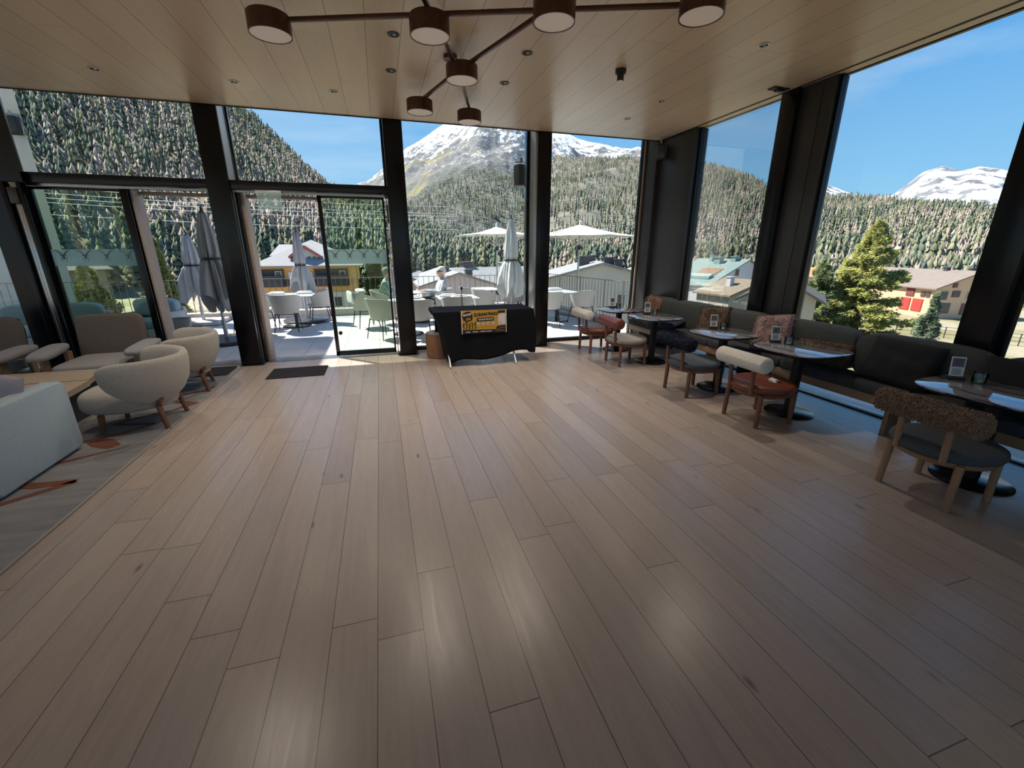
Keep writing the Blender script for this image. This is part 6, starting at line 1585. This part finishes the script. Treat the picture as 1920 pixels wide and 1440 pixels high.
def tufts(env, n, size, cols, seed, trunk):
    """needle tufts inside an envelope: env(r) -> point, outward"""
    r = random.Random(seed); V, F, C = [], [], []
    for _ in range(n):
        p, n_ = env(r); c = r.choice(cols); k = r.uniform(0.75, 1.2); b = len(V)
        for q in range(7):
            d = (n_*0.7 + Vector((r.gauss(0, 1), r.gauss(0, 1), r.gauss(0.35, 0.8)))).normalized(); l = size*r.uniform(0.6, 1.2); w = d.orthogonal().normalized()*size*0.16
            i = len(V); V += [p - w, p + w, p + d*l]; F.append((i, i+1, i+2)); C += [tuple(x*k for x in c)]*3
    return np.array([tuple(v) for v in V]), np.array(F), np.array(C)
def big_pine(x, y, zt, half, label, cols, n=9000, seed=1, size=0.30, squash=1.0, name='pine_tree'):
    H_ = zt-GZ
    t = empty(name, (x, y, GZ), label=label, cat='tree')
    rb = random.Random(seed+50)
    br = [(f, rb.uniform(0, 2*PI), rb.uniform(0.72, 1.12)) for f in [0.10+0.90*(i/95)**0.9 for i in range(96)]]
    def env(r):
        f, a, k = r.choice(br)[:3]
        R0 = half*(min(1.0, (1-f)*1.45+0.02))**0.85*k
        q = r.random()**0.55; a2 = a + r.gauss(0, 0.13/(q+0.15)); rr = R0*q
        z = H_*f - 0.05*rr + r.gauss(0, 0.13) + 0.10*R0*q*q
        return Vector((rr*math.cos(a2), rr*math.sin(a2)*squash, z)), Vector((math.cos(a2), math.sin(a2), 0.3))
    V, F, C = tufts(env, n, size, cols, seed, None)
    me = tri_mesh('foliage', V, F, C, LEAF2); o = bpy.data.objects.new('foliage', me); link(o, t)
    bm = NB(); cyl(bm, (0, 0, 0), (0, 0, H_*0.92), 0.22*half/2.6, 0.03, seg=10)
    for f, a, k in br[::3]:
        R0 = half*(min(1.0, (1-f)*1.45+0.02))**0.85*k*0.7; cyl(bm, (0, 0, H_*f), (R0*math.cos(a), R0*math.sin(a)*squash, H_*f+0.06*R0), 0.04, 0.012, seg=5, caps=False)
    obj('trunk', bm, mat('bark', (0.13, 0.09, 0.07), rough=1.0), t)
    return t
LEAF2 = attr_mat('pine_foliage', mixn=0.2, nscale=1.5)
YG = [(0.44, 0.42, 0.11), (0.35, 0.36, 0.10), (0.25, 0.29, 0.09), (0.52, 0.48, 0.16)]; DG = [(0.10, 0.14, 0.06), (0.14, 0.17, 0.07), (0.18, 0.20, 0.08)]; SG = [(0.15, 0.20, 0.12), (0.20, 0.25, 0.15)]
big_pine(37.2, 25.2, 3.5, 3.6, 'tall yellow-green stone pine in the second right window', YG, 21000, 3, 0.27)
big_pine(34.6, 26.9, 0.5, 2.9, 'lower bushy pine touching the tall yellow-green pine on its left', YG[1:3] + SG, 9000, 4, 0.27)
big_pine(30.7, 16.8, -1.0, 1.1, 'small blue-green spruce in front of the peach house', SG, 3500, 5, 0.16, name='spruce_tree')
big_pine(27.6, 13.2, -2.3, 1.5, 'low shrubby pine at the right end of the second right window', SG, 3500, 6, 0.18)
big_pine(-11.3, 27.8, 2.0, 1.5, 'slim yellow-green spruce beyond the railing in the left doorway', YG[1:3] + DG, 7000, 7, 0.20, name='spruce_tree')
big_pine(-14.2, 27.2, 0.75, 1.9, 'round green pine beyond the left glass door', DG + YG[1:2], 7000, 8, 0.22)
big_pine(-17.5, 30.0, 0.2, 1.7, 'dark pine beside the white outside wall beyond the left glass door', DG, 5000, 9, 0.22)
big_pine(-4.4, 62.0, 2.2, 1.9, 'dark spruce behind the right end of the yellow house', DG, 3500, 10, 0.3, name='spruce_tree')
big_pine(-0.8, 60.0, 1.7, 1.9, 'dark spruce right of the yellow house, next to the middle column', DG, 3500, 12, 0.3, name='spruce_tree')
t = empty('beech_hedge', (-8.2, 24.0, GZ), label='reddish brown leafless hedge beyond the railing behind the grey parasols', cat='hedge')
def henv(r): return Vector((r.uniform(-2.4, 2.0), r.uniform(-0.7, 0.7), 4.4*r.random()**0.7)), Vector((0, 0, 1))
V, F, C = tufts(henv, 6000, 0.20, [(0.33, 0.19, 0.14), (0.40, 0.24, 0.18), (0.26, 0.16, 0.12)], 17, None)
o = bpy.data.objects.new('twigs', tri_mesh('twigs', V, F, C, LEAF2)); link(o, t)
